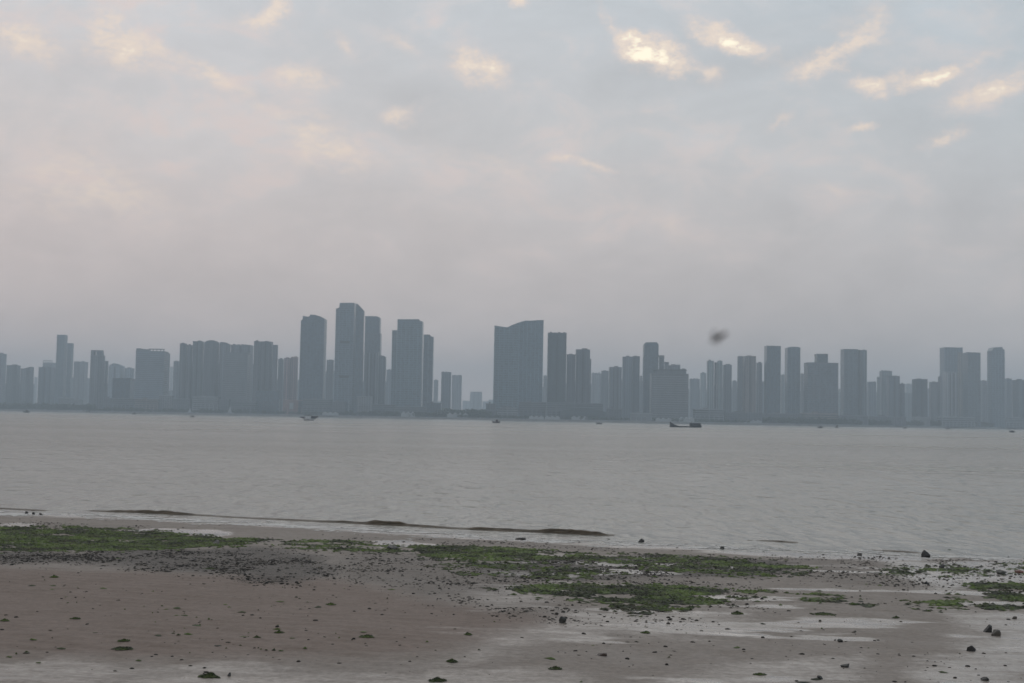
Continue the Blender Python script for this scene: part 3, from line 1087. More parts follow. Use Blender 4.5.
def wing(root, L, Rr, top, D, style, col, org, profile=None, roofs=True, bays=None, crown=None, name='wing'):
    w_m = (Rr - L) / FPX * D
    off = abs((L + Rr) / 2 - 512) / FPX
    dep = min(30.0, max(9.0, w_m * .8))
    if off > .05:
        dep = min(dep, .38 * w_m / off * 1.0)
    xl_, xr_, side = xs_at(L, Rr, top, D, dep)
    ox, oy = org
    mid = (xl_ + xr_) / 2 / D * FPX + 512
    if profile:
        pz = [((xl_ + (px - L) / (Rr - L) * (xr_ - xl_)) - ox, at(px, py, D)[2]) for px, py in profile]
    else:
        zt = at((L + Rr) / 2, top, D)[2]
        pz = [(xl_ - ox, zt), (xr_ - ox, zt)]
    zt = max(z for _, z in pz)
    mb_ = MB()
    mb_.prism([(xl_ - ox, 0), (xr_ - ox, 0)] + [(x, z - GZ) for x, z in reversed(pz)], D - oy, D + dep - oy)
    mb_.build(name, M[STY[style]], root, color=col)
    W_ = xr_ - xl_
    zt -= GZ
    zlow = min(z for _, z in pz) - GZ
    x0 = xl_ - ox
    y0 = D - oy
    if style == 'resi':
        nb_ = bays if bays is not None else max(1, int(W_ / 13))
        for k_ in range(nb_):
            bw = W_ / nb_ * trnd.uniform(.38, .5)
            cx_ = x0 + W_ * (k_ + .5) / nb_ + trnd.uniform(-.08, .08) * W_ / nb_
            hb = zlow - trnd.choice([0, 1.5, 3.2])
            MB().box(cx_ - bw / 2, cx_ + bw / 2, y0 - 1.8, y0 - .003, 0, hb).build('balcony_stack', M['resi'], root, color=shade(col, trnd.uniform(1.15, 1.5)))
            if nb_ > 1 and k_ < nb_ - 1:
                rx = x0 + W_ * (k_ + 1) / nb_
                MB().box(rx - .9, rx + .9, y0 - .35, y0 - .004, 0, zlow - 1).build('recess_shade_strip', M['paint'], root, color=shade(col, .25))  # raised strip, recess shade put into its dark colour against the lighter bays
    elif style in ('office', 'dark'):
        nf = bays if bays is not None else max(2, int(W_ / 6))
        mf = MB()
        for k_ in range(nf + 1):
            cx_ = x0 + .35 + (W_ - .7) * k_ / nf
            mf.box(cx_ - .3, cx_ + .3, y0 - .7, y0 - .003, 0, zlow)
        mf.build('facade_fins', M['paint'], root, color=shade(col, 1.35))
    else:
        mf = MB()
        z = 3.6
        while z < zlow - 2:
            mf.box(x0 - .25, x0 + W_ + .25, y0 - .7, y0 - .003, z, z + 1.2)
            z += 3.6
        mf.build('floor_bands', M['paint'], root, color=shade(col, 1.6))
    if profile is None:
        mp_ = MB()
        mp_.box(x0 - .2, x0 + W_ + .2, y0 - .3, y0 + .25, zt + .003, zt + 1.1)
        mp_.box(x0 - .2, x0 + W_ + .2, y0 + dep - .25, y0 + dep + .2, zt + .003, zt + 1.1)
        mp_.box(x0 - .2, x0 + .2, y0 + .253, y0 + dep - .253, zt + .003, zt + 1.1)
        mp_.box(x0 + W_ - .2, x0 + W_ + .2, y0 + .253, y0 + dep - .253, zt + .003, zt + 1.1)
        mp_.build('parapet', M['paint'], root, color=shade(col, 1.1))
    if roofs and profile is None:
        nr = 1 if W_ < 24 else 2
        if roofs == 'knobs':
            nr = max(3, int(W_ / 7))
        for k_ in range(nr):
            wd_ = W_ / nr * (trnd.uniform(.3, .5))
            cx_ = x0 + W_ * (k_ + trnd.uniform(.35, .65)) / nr
            hh2 = trnd.uniform(1.8, 3.4)
            MB().box(cx_ - wd_ / 2, cx_ + wd_ / 2, y0 + dep * .25, y0 + dep * .7, zt + .005, zt + hh2).build('roof_house', M['paint'], root, color=shade(col, .8))
    if crown == 'frame':
        mc = MB()
        hc = 5.5
        for k_ in range(5):
            cx_ = x0 + .8 + (W_ - 1.6) * k_ / 4
            mc.box(cx_ - .5, cx_ + .5, y0 + .5, y0 + 1.5, zt + 1.12, zt + hc)
        mc.box(x0, x0 + W_, y0 + .3, y0 + 1.8, zt + hc, zt + hc + 1.3)
        mc.build('roof_frame', M['paint'], root, color=shade(col, .8))
    return xl_, xr_, dep, zt


def tower(label, wings, name='tower', cat='tower', group=None, extra=None):
    D0 = wings[0][3]
    Ls, Rs = min(w[0] for w in wings), max(w[1] for w in wings)
    q = at((Ls + Rs) / 2, px_y0((Ls + Rs) / 2), D0)
    root = empty(name, (q[0], D0, GZ))
    info = []
    jit = random.Random(label + 'a').uniform(.65, 1.3)
    hue = random.Random(label).choice([(1, 1, 1), (1.04, 1, .97), (.92, 1, 1.08), (1, .99, 1), (.94, 1.03, 1)])
    for k_, w in enumerate(wings):
        L, Rr, top, D, style, col = w[:6]
        col = tuple(c * jit * h_ for c, h_ in zip(col, hue))
        kw = w[6] if len(w) > 6 else {}
        info.append(wing(root, L, Rr, top, D, style, col, (q[0], D0), **kw))
    tag(root, label, cat, group)
    if extra:
        extra(root, info, q, D0)
    return root


def ex_notch(root, info, q, D0):
    xl_, xr_, dep, zt = info[0]
    x0, x1 = xl_ - q[0], xr_ - q[0]
    m_ = MB()
    m_.box(x0, x0 + (x1 - x0) * .26, .5, dep * .6, zt + 1.12, zt + 8)
    m_.box(x0 + (x1 - x0) * .52, x1, .5, dep * .6, zt + 1.12, zt + 8)
    m_.box(x0, x1, .5, dep * .6, zt + 8.003, zt + 10.5)
    m_.build('roof_arch', M['paint'], root, color=GREY)


def ex_12(root, info, q, D0):
    xl_, xr_, dep, zt = info[0]
    x0, x1 = xl_ - q[0], xr_ - q[0]
    w_ = x1 - x0
    m_ = MB()
    for f in (.46, .60, .73, .86, .975):
        m_.box(x0 + w_ * f - .7, x0 + w_ * f + .7, .5, 2, zt + 1.12, zt + 3.6)
    m_.box(x0 + w_ * .44, x1, .3, 2.4, zt + 3.603, zt + 5.4)
    m_.build('roof_beam', M['paint'], root, color=GREY)
    MB().box(x0 + w_ * .24, x0 + w_ * .42, 1, dep * .6, zt + .005, zt + 4.2).build('roof_house', M['paint'], root, color=GREY)
    MB().box(x0, x0 + w_ * .16, 1, dep * .6, zt + .006, zt + 5.6).build('roof_house', M['paint'], root, color=GREY)


def ex_mech(fr_):
    def f(root, info, q, D0):
        xl_, xr_, dep, zt = info[0]
        x0, w_ = xl_ - q[0], xr_ - xl_
        for (a, b2, ytop, ybot) in fr_:
            z1, z0 = at(346, ytop, D0)[2] - GZ, at(346, ybot, D0)[2] - GZ
            MB().box(x0 + w_ * a, x0 + w_ * b2, -1.1, -.71, z0, z1).build('mechanical_floor', M['paint'], root, color=(.02, .025, .03))
    return f


def ex_slab(root, info, q, D0):
    """overhanging roof slab and stepped plant storeys of the wide hotel"""
    xl_, xr_, dep, zt = info[0]
    x0, x1 = xl_ - q[0], xr_ - q[0]
    MB().box(x0 + 8, x1 - 6, 1, dep - 1, zt + 1.2, zt + 6).build('plant_storey', M['paint'], root, color=GREY)
    MB().box(x0 + 4, x1 - 3, -1, dep, zt + 6.003, zt + 7.6).build('roof_slab', M['paint'], root, color=DARK)


def ex_beams(pxs):
    def f(root, info, q, D0):
        for (a, b2, yt, yb, D) in pxs:
            xa, xb = at(a, yt, D)[0] - q[0], at(b2, yt, D)[0] - q[0]
            MB().box(xa, xb, D - D0 + 2, D - D0 + 12, at(a, yb, D)[2] - GZ, at(a, yt, D)[2] - GZ).build('roof_canopy', M['paint'], root, color=GREY)
    return f


T = [
    ('far left tower cut by the picture edge, taller than its neighbours', [(-8, 5.6, 354, 2900, 'office', GREY)]),
    ('plain grey block second from the left edge', [(5.8, 19.8, 365.6, 2800, 'resi', GREY)]),
    ('grey block with a gently sloping roof, third from the left edge', [(20, 33.2, 367, 2780, 'resi', GREY, dict(profile=[(20, 368.3), (24, 368.6), (29, 367.6), (33.2, 366.8)]))]),
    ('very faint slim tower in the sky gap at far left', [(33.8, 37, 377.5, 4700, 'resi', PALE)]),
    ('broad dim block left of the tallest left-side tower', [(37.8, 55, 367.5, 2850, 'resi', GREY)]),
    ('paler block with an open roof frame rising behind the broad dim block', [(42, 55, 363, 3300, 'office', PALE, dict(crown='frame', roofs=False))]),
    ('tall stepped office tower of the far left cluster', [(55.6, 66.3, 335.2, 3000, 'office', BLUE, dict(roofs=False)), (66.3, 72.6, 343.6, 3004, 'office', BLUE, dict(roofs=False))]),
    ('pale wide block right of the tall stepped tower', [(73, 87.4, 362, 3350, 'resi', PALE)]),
    ('narrow dark tower with a bright hole under its roof arch', [(89.6, 104.2, 355.5, 2480, 'resi', GREY, dict(roofs=False)), (104.2, 107.6, 361.5, 2486, 'resi', GREY, dict(roofs=False))], ex_notch),
    ('pale hazy block with arched top behind the dark low block', [(108, 124, 364, 3000, 'resi', PALE, dict(profile=[(108, 366), (111, 364), (115, 363.2), (120, 364.2), (124, 366)])), (124, 134, 368.6, 3004, 'resi', PALE)]),
    ('dark squat office block between the arch-roofed tower and the beamed slab', [(112, 134.5, 379, 2450, 'dark', DARK)]),
    ('wide slab tower with striped middle and open beam on its roof', [(135, 167.6, 351.5, 2420, 'band', GREY, dict(roofs=False)), (167.6, 169.2, 354, 2430, 'resi', GREY, dict(roofs=False))], ex_12),
    ('faint thin tower in the gap right of the beamed slab', [(169.4, 172.4, 367, 4200, 'resi', PALE)]),
    ('small mid-grey tower tucked left of the big residential wall', [(172.8, 178.6, 361.5, 2800, 'resi', GREY)]),
    ('first tower of the big residential wall, flat top with two lumps', [(178.8, 186, 344, 2430, 'resi', GREY), (186, 191.6, 345.5, 2434, 'resi', GREY)]),
    ('second tower of the big residential wall', [(191.8, 203, 341.8, 2440, 'resi', GREY, dict(bays=2))]),
    ('round-topped tower, highest of the big residential wall', [(203.2, 218.4, 340, 2436, 'resi', GREY, dict(profile=[(203.2, 342.4), (206, 340.8), (211, 340), (215, 340.4), (218.4, 342)]))]),
    ('dark-sided tower just right of the round-topped one', [(218.6, 229.8, 342.4, 2446, 'resi', GREY, dict(profile=[(218.6, 342), (225, 342.2), (229.8, 344)]))]),
    ('tower with crenellated roof behind the striped hotel slab', [(230, 252.5, 345.4, 2490, 'resi', GREY, dict(roofs='knobs'))]),
    ('striped lower slab in the middle of the big residential wall', [(224, 250, 353, 2410, 'band', GREY, dict(roofs=False))]),
    ('right-hand tower group of the big residential wall', [(253, 259.4, 341.8, 2420, 'resi', GREY), (259.4, 272, 342, 2424, 'resi', GREY, dict(bays=2)), (272, 277.2, 345.4, 2430, 'resi', PALE, dict(roofs=False))]),
    ('dark hazy block filling the step right of the residential wall', [(277.5, 283.2, 359.6, 2700, 'resi', DARK)]),
    ('warm pinkish tower with stepped knobs on its roof', [(283.4, 290, 358.5, 2520, 'resi', PINK), (290, 297.6, 357.6, 2524, 'resi', PINK, dict(roofs='knobs'))]),
    ('tall curtain-wall tower with a shallow curved roof, left of the tallest', [(299.6, 325.8, 315, 2300, 'office', BLUE, dict(profile=[(299.6, 320.5), (301.4, 319.5), (301.6, 315.6), (306, 316.6), (309, 316.4), (309.6, 314.6), (315, 314.8), (321, 316.4), (325.8, 318.6)]))]),
    ('plain block between the curved-roof tower and the tallest tower', [(326, 333.4, 360.4, 2650, 'resi', GREY)]),
    ('tallest tower of the skyline with two dark plant floors and sloping right edge', [(334.6, 354.8, 308.5, 2290, 'office', BLUE, dict(profile=[(334.6, 308.6), (338.2, 307.6), (338.5, 302.8), (354.8, 302.8)])), (354.8, 363.6, 303, 2294, 'dark', DARK, dict(profile=[(354.8, 303), (357, 304.4), (363.6, 311)]))], ex_mech([(.28, .80, 341, 343.4), (.28, .80, 375.4, 377.8)])),
    ('setback tower directly right of the tallest one', [(364, 380, 316.3, 2500, 'office', BLUE, dict(profile=[(364, 316), (377, 316.2), (380, 317.6)])), (364, 380.8, 333.6, 2494, 'office', GREY, dict(roofs=False))]),
    ('pale lower block in front of the setback tower', [(363.8, 378.4, 352.4, 2400, 'resi', PALE, dict(bays=4, roofs=False))]),
    ('grey block with rounded shoulder right of the pale lower block', [(378.6, 385.6, 355.4, 2440, 'resi', GREY, dict(profile=[(378.6, 355.2), (383, 355.6), (385.6, 357)]))]),
    ('low hazy block in the narrow gap before the ribbed tower', [(386, 391, 370.2, 2900, 'resi', PALE)]),
    ('massive ribbed office tower with lower wings on both sides', [(396.4, 422.6, 319.3, 2250, 'office', BLUE, dict(profile=[(396.4, 319.2), (419, 319.2), (419.2, 321.2), (422.6, 321.2)], bays=6)), (391.2, 396.4, 330.8, 2260, 'office', BLUE, dict(roofs=False, bays=2)),
        (422.8, 433.2, 334.6, 2262, 'dark', GREY, dict(profile=[(422.8, 334.4), (429.5, 334.6), (430, 336.2), (433.2, 337)]))]),
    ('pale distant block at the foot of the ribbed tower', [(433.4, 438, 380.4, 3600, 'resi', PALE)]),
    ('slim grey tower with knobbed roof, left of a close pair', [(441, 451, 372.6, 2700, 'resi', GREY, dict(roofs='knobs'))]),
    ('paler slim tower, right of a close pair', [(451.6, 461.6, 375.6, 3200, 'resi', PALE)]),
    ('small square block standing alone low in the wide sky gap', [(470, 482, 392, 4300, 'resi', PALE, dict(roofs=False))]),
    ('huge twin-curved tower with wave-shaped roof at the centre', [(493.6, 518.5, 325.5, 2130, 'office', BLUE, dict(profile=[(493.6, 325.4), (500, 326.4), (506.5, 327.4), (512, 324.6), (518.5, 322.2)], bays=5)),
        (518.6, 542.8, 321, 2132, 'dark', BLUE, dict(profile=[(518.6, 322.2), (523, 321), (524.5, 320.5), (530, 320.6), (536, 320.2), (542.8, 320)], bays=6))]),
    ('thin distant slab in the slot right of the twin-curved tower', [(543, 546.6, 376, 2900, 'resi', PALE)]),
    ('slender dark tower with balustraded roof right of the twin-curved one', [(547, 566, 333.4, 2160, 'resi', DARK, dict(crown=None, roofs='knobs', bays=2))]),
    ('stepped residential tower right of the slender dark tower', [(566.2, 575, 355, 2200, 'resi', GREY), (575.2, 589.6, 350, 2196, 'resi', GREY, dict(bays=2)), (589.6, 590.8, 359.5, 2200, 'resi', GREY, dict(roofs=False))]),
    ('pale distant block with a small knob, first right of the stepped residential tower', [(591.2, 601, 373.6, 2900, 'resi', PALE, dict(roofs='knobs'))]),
    ('slightly darker distant block beside the pale knobbed one', [(601, 608.4, 371.2, 2800, 'resi', GREY)]),
    ('grey multi-bay residential block left of the flat-topped dark-edged tower', [(608.6, 621.4, 367.6, 2450, 'resi', GREY, dict(bays=3))]),
    ('flat-topped residential tower left of the chamfered high tower', [(622, 632, 357.2, 2350, 'resi', GREY), (632, 639.4, 356.8, 2354, 'resi', DARK, dict(bays=1))]),
    ('dim slab in the narrow slot left of the chamfered high tower', [(639.6, 642, 376.4, 2900, 'resi', GREY)]),
    ('tall chamfer-topped tower rising behind the wide hotel', [(642.6, 658.2, 342, 2240, 'office', BLUE, dict(profile=[(642.6, 344.6), (644.6, 342.2), (656.4, 342.2), (658.2, 344.6)])), (658.4, 663.8, 357, 2246, 'office', GREY, dict(roofs=False))], ex_beams([(658.5, 664.4, 355.2, 356.1, 2246)])),
    ('stepped terrace-roofed block between the chamfered tower and the hotel roof', [(664, 668.4, 363.2, 2200, 'resi', GREY), (668.4, 680, 365.8, 2204, 'resi', GREY), (680, 686, 369.6, 2208, 'resi', GREY)], ex_beams([(663.4, 669, 361.8, 362.5, 2200), (675.6, 680.4, 364.6, 365.4, 2204)])),
    ('wide hotel block with even horizontal stripes, nearest the water', [(649.4, 688.4, 374.2, 2060, 'band', GREY, dict(roofs=False))], ex_slab),
    ('faint row block right of the striped hotel', [(689, 699.6, 379.4, 3000, 'resi', PALE, dict(roofs='knobs'))]),
    ('slightly taller faint block before the twin-shaft tower', [(700, 706, 373.4, 2900, 'resi', PALE)]),
    ('twin-shaft residential tower with dark centre groove', [(706.6, 713.6, 361.4, 2300, 'resi', PALE, dict(bays=1)), (713.8, 716.6, 363, 2310, 'dark', DARK, dict(roofs=False)), (716.8, 722.2, 361.4, 2300, 'resi', PALE, dict(bays=1))]),
    ('lower dark-faced companion of the twin-shaft tower', [(722.4, 731.6, 365.4, 2340, 'resi', GREY, dict(bays=1))]),
    ('dim low block between two taller residential towers right of centre', [(732, 737, 381.6, 2900, 'resi', GREY)]),
    ('broad residential tower with two pale vertical strips', [(737.2, 742.4, 357, 2250, 'resi', GREY, dict(roofs='knobs', bays=1)), (742.4, 755.8, 356.6, 2254, 'resi', WARM, dict(bays=2))]),
    ('narrow tower dotted with one column of dark windows', [(756, 762, 363.4, 2330, 'resi', PALE, dict(bays=1))]),
    ('left one of two equal dark glass slabs right of centre', [(764, 780.6, 346.4, 2300, 'dark', DARK, dict(crown=None, roofs=False))]),
    ('dim slab seen in the slot between the two equal dark glass slabs', [(780.8, 784.4, 375.4, 2900, 'resi', GREY)]),
    ('right one of two equal dark glass slabs right of centre', [(784.6, 800.2, 347.4, 2320, 'dark', GREY, dict(profile=[(784.6, 347.6), (788, 346.8), (797, 346.8), (800.2, 347.6)]))]),
    ('low grey tower at the shoulder of the T-shaped block', [(800.4, 803.6, 374.4, 2600, 'resi', GREY)]),
    ('wide block with a raised centre tower like an upturned T', [(803.8, 838.2, 363.2, 2300, 'office', GREY, dict(bays=5, roofs=False)), (814.4, 827.8, 354.4, 2308, 'office', DARK, dict(roofs=False))]),
    ('thin pale slab in the slot right of the T-shaped block', [(838.4, 840.2, 389.6, 3000, 'resi', PALE)]),
    ('tall dark slab with pale rib, right of the T-shaped block', [(840.4, 857.8, 349.6, 2400, 'office', GREY, dict(roofs=False, bays=3)), (857.8, 860, 350.4, 2404, 'resi', DARK, dict(roofs=False)), (860, 866.8, 350.6, 2400, 'resi', GREY, dict(bays=1))]),
    ('low dim block at the foot of the tall ribbed slab', [(867, 876.2, 382.4, 2800, 'resi', GREY, dict(roofs='knobs'))]),
    ('pale tower with pointed spikes on its roof', [(876.8, 879.4, 377.2, 2650, 'resi', PALE, dict(roofs=False)), (879.4, 892, 371.4, 2650, 'resi', PALE, dict(roofs='knobs'))]),
    ('dark stepped block in front of the spiked tower', [(886, 899.8, 376.4, 2560, 'resi', GREY, dict(bays=2)), (899.8, 904.8, 384.2, 2566, 'resi', GREY)]),
    ('very faint tower just right of the dark stepped block', [(905, 911.8, 384.4, 4000, 'resi', PALE)]),
    ('dark narrow tower with two pale bays, alone between gaps at right', [(912, 927.6, 379.6, 2520, 'resi', DARK, dict(bays=2))]),
    ('low tower joined to the left foot of the tall grey pair', [(929, 938, 382.4, 2650, 'resi', GREY), (938, 941.5, 377, 2652, 'resi', GREY)]),
    ('taller left tower of the tall grey pair at right', [(939.8, 962.8, 347.8, 2700, 'office', BLUE, dict(roofs=False))]),
    ('pale lower slab in front of the taller left tower of the grey pair', [(942.6, 957.4, 372.4, 2600, 'resi', PALE, dict(roofs=False, bays=3))]),
    ('right tower of the tall grey pair, with a pale left strip', [(957.6, 962.6, 352.6, 2560, 'resi', WARM, dict(bays=1, roofs=False)), (962.6, 980.6, 353, 2564, 'office', GREY, dict(crown=None))]),
    ('low dim block between the grey pair and the chamfered right tower', [(980.8, 987, 381, 2900, 'resi', GREY)]),
    ('tall slim tower with chamfered shoulders near the right edge', [(987.2, 1004.8, 347, 2620, 'office', BLUE, dict(profile=[(987.2, 350.6), (989.4, 347.4), (1001.6, 346.8), (1002.2, 348.8), (1004.8, 350)]))]),
    ('wide low block at the foot of the chamfered right tower', [(1005, 1012, 379, 2800, 'resi', GREY)]),
    ('wide low block cut by the right picture edge', [(1012.2, 1036, 380.4, 2780, 'resi', GREY)]),
]
for row in T:
    tower(row[0], row[1], extra=row[2] if len(row) > 2 else None, group='towers of the skyline')

# faint buildings that close the wide gap
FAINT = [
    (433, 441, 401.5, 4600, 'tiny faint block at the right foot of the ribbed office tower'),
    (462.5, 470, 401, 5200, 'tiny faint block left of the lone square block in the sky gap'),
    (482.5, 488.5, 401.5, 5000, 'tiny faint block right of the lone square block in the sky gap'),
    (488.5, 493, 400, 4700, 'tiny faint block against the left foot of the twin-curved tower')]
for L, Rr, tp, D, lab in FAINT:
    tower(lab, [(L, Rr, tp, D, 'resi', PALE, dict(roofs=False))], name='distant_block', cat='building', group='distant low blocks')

BACK = [
    (0, 34, 384, 3500, 'faint wide block behind the first towers at far left'),
    (56, 90, 378, 3600, 'faint wide block behind the foot of the tall stepped tower'),
    (103, 137, 384, 3400, 'faint block filling the gap left of the beamed slab'),
    (168, 181, 391, 3300, 'low faint block in the gap right of the beamed slab'),
    (176, 256, 364, 3100, 'faint long block behind the big residential wall'),
    (270, 302, 380, 3200, 'faint block behind the pinkish knobbed tower'),
    (322, 338, 372, 3100, 'faint block behind the plain block left of the tallest tower'),
    (360, 398, 382, 3200, 'faint block behind the foot of the setback tower'),
    (540, 552, 388, 3300, 'faint low block behind the slender dark tower'),
    (562, 612, 384, 3400, 'faint wide block behind the stepped residential tower'),
    (605, 646, 381, 3300, 'faint block behind the flat-topped residential tower'),
    (684, 710, 390, 3500, 'faint low block right of the striped hotel, behind the row'),
    (718, 742, 388, 3400, 'faint low block behind the companion of the twin-shaft tower'),
    (752, 768, 382, 3300, 'faint block left of the two equal glass slabs'),
    (796, 842, 392, 3400, 'faint low block behind the T-shaped block'),
    (864, 914, 393, 3500, 'faint long low block behind the spiked tower'),
    (926, 945, 389, 3400, 'faint low block left of the tall grey pair'),
    (976, 1008, 386, 3500, 'faint block behind the chamfered right tower')]
for L, Rr, tp, D, lab in BACK:
    tower(lab, [(L, Rr, tp, D, 'resi', GREY, dict(roofs='knobs' if (L % 2) else True))], name='distant_block', cat='building', group='distant blocks between the towers')

# ------------------------------------------------------------------ low waterfront buildings
def lowrise(L, Rr, top, D, col, label, style='band', curve=0.0):
    q = at((L + Rr) / 2, top, D)
    root = empty('waterfront_building', (q[0], D, GZ))
    xa, xb = at(L, top, D)[0] - q[0], at(Rr, top, D)[0] - q[0]
    zt = q[2] - GZ
    w_ = xb - xa
    dep = min(40, max(14, w_ * .5))
    prof = [(xa, 0), (xb, 0), (xb, zt * (1 - curve))]
    if curve:
        for k_ in range(1, 8):
            u = 1 - k_ / 8
            prof.append((xa + w_ * u, zt * (1 - curve) + zt * curve * math.sin(math.pi * u)))
    prof.append((xa, zt * (1 - curve)))
    MB().prism(prof, 0, dep).build('wall', M[style], root, color=col)
    mr_ = MB()
    if not curve:
        mr_.box(xa - .8, xb + .8, -.9, dep + .6, zt + .003, zt + 1.0)
        mr_.build('roof', M['paint'], root, color=shade(col, 1.4))
        MB().box(xa + w_ * .3, xa + w_ * .45, dep * .3, dep * .6, zt + 1.004, zt + 3.2).build('roof_house', M['paint'], root, color=shade(col, .8))
    ms = MB()
    nn = max(2, int(w_ / 7))
    for k_ in range(nn + 1):
        x_ = xa + .4 + (w_ - .8) * k_ / nn
        ms.box(x_ - .35, x_ + .35, -1.0, -.003, 0, zt * (1 - curve) * .55)
    if w_ > 26:
        ms.build('colonnade', M['paint'], root, color=shade(col, 1.5))
    MB().box(xa, xb, -2.4, -.004, zt * (1 - curve) * .55 + .005, zt * (1 - curve) * .55 + .6).build('canopy', M['paint'], root, color=shade(col, 1.3))
    tag(root, label, 'building', 'low buildings along the far waterfront')


LOW = [
    (59, 72, 398, 2620, PALE, 'pale low building among trees under the tall stepped tower', 'resi', 0),
    (73.5, 80, 399.5, 2600, PALE, 'tiny white cube building among trees right of the pale low one', 'paint', 0),
    (104, 113, 398.5, 2420, GREY, 'low grey building at the foot of the arched tower', 'resi', 0),
    (113.4, 134, 399, 2390, GREY, 'low podium in front of the dark squat office block', 'band', 0),
    (135, 158, 399.5, 2370, WARM, 'warm grey podium under the beamed slab tower', 'band', 0),
    (159, 172, 395.5, 2380, PALE, 'pale low block with a light roof right of the beamed slab', 'resi', 0),
    (172.5, 190, 399, 2370, GREY, 'low grey block below the small mid-grey tower', 'resi', 0),
    (193, 218, 397, 2370, PALE, 'long low building with light roof below the round-topped tower', 'band', 0),
    (219, 229, 399.5, 2360, GREY, 'small low block below the dark-sided residential tower', 'resi', 0),
    (231, 255, 402, 2340, GREY, 'low wooded-looking podium under the striped slab', 'band', 0),
    (256, 279.6, 391, 2370, DARK, 'dark bulky block in front of the right end of the residential wall', 'dark', 0),
    (283, 302, 400.5, 2300, PINK, 'reddish low market hall with a pale sign panel', 'paint', 0),
    (303, 331, 399.5, 2270, GREY, 'low terraced building under the curved-roof tower', 'band', 0),
    (332, 345, 402, 2260, GREY, 'low block before the tallest tower, left part', 'resi', 0),
    (357, 371.5, 397, 2230, PALE, 'pale boxy building at the right foot of the tallest tower', 'resi', 0),
    (372, 395, 405, 2220, GREY, 'long low block before the setback tower', 'band', 0),
    (426.4, 441, 403.4, 2150, DARK, 'small dark box building at the right foot of the ribbed tower', 'dark', 0),
    (396, 425.6, 407, 2190, GREY, 'low plinth below the ribbed office tower', 'band', 0),
    (486, 496, 404, 2080, GREY, 'small block at the left foot of the twin-curved tower', 'resi', 0),
    (497, 518, 406, 2075, PALE, 'low building with a light shallow-arched roof under the twin-curved tower', 'band', .25),
    (519, 546, 402.5, 2095, GREY, 'wide podium under the twin-curved tower', 'band', 0),
    (547, 603, 403.6, 2080, GREY, 'long flat-roofed mall building right of the twin-curved tower', 'band', 0),
    (560, 606, 408, 2040, DARK, 'dark low hall with a curved roof before the long mall', 'band', .3),
    (607, 622, 409, 2040, GREY, 'low block under the multi-bay residential block', 'resi', 0),
    (631, 652, 413.6, 2000, PALE, 'pale low shed by the water left of the striped hotel', 'paint', 0),
    (695, 724, 409.6, 2080, PALE, 'pale two-tier podium right of the striped hotel', 'band', 0),
    (725, 762, 413, 2080, GREY, 'low dark row building under the dotted tower', 'resi', 0),
    (764, 802, 414, 2140, GREY, 'low row building below the two equal glass slabs', 'resi', 0),
    (804, 838, 413.6, 2180, WARM, 'low building with light panels under the T-shaped block', 'band', 0),
    (839, 868, 416, 2230, GREY, 'low row building below the tall ribbed slab', 'resi', 0),
    (870, 906, 417, 2300, GREY, 'low row building under the spiked tower', 'resi', 0),
    (914, 930, 417.4, 2400, PALE, 'pale low pavilion building under the two-bay dark tower', 'paint', 0),
    (942, 975, 417.2, 2450, PALE, 'long pale podium under the tall grey pair', 'band', 0),
    (1006, 1040, 418.4, 2640, PALE, 'pale low building at the right edge of the far bank', 'band', 0),
]
for L, Rr, tp, D, c_, lab, sty, cv in LOW:
    lowrise(L, Rr, tp, D, c_, lab, sty, cv)


# ------------------------------------------------------------------ marquees, sail shapes, poles, bank trees
def marquee(L, Rr, top, D, label, n=3):
    q = at((L + Rr) / 2, top, D)
    root = empty('marquee', (q[0], D, GZ))
    xa, xb = at(L, top, D)[0] - q[0], at(Rr, top, D)[0] - q[0]
    zt = max(4.5, q[2] - GZ)
    w_ = (xb - xa) / n
    mw, mr_ = MB(), MB()
    for k_ in range(n):
        x0 = xa + k_ * w_ + .15
        x1 = x0 + w_ - .3
        mw.box(x0, x1, 0, 9, 0, zt * .6)
        mr_.prism([(x0 - .3, zt * .6 + .004), (x1 + .3, zt * .6 + .004), ((x0 + x1) / 2, zt)], -.4, 9.4)
    mw.build('side_walls', M['white'], root)
    mr_.build('roof', M['white'], root)
    tag(root, label, 'tent', 'white marquees on the far promenade')


marquee(529, 544, 415.6, 2045, 'left white marquee row on the promenade under the twin-curved tower', 3)
marquee(545, 560, 415.8, 2040, 'middle white marquee row, between two other white rows on the promenade', 3)
marquee(571.5, 587.5, 416, 2030, 'white marquee row apart to the right, under the stepped residential tower', 3)
marquee(679.5, 694.5, 417.2, 2000, 'white marquee row right of the striped hotel, above the cargo boat stern', 3)
marquee(656, 677, 418, 1998, 'long low white shed in front of the striped hotel', 4)
marquee(447, 468, 412.6, 2110, 'white low marquee left of the wide sky gap foot', 4)
marquee(322, 338, 412, 2215, 'white marquee just right of the small ferry', 3)
marquee(740, 762, 420.6, 2070, 'white marquee right of the pale two-tier podium', 4)
marquee(401, 415, 411.6, 2160, 'white marquee in front of the ribbed office tower', 3)


def sail(px, top, bot, wpx, D, label):
    p1, p0 = at(px, top, D), at(px, bot, D)
    root = empty('sail_pavilion', (p0[0], D, GZ))
    h = p1[2] - GZ
    w = wpx / FPX * D
    mb_ = MB()
    mb_.prism([(-w / 2, 0), (w / 2, 0), (w * .28, h * .32), (w * .08, h), (-w * .06, h * .55), (-w * .3, h * .25)], -2, 2)
    mb_.build('sail_roof', M['white'], root)
    MB().box(-w * .7, w * .7, -3, 3, .003, h * .14).build('base', M['paint'], root, color=PALE)
    tag(root, label, 'pavilion', 'white sail shapes on the far promenade')


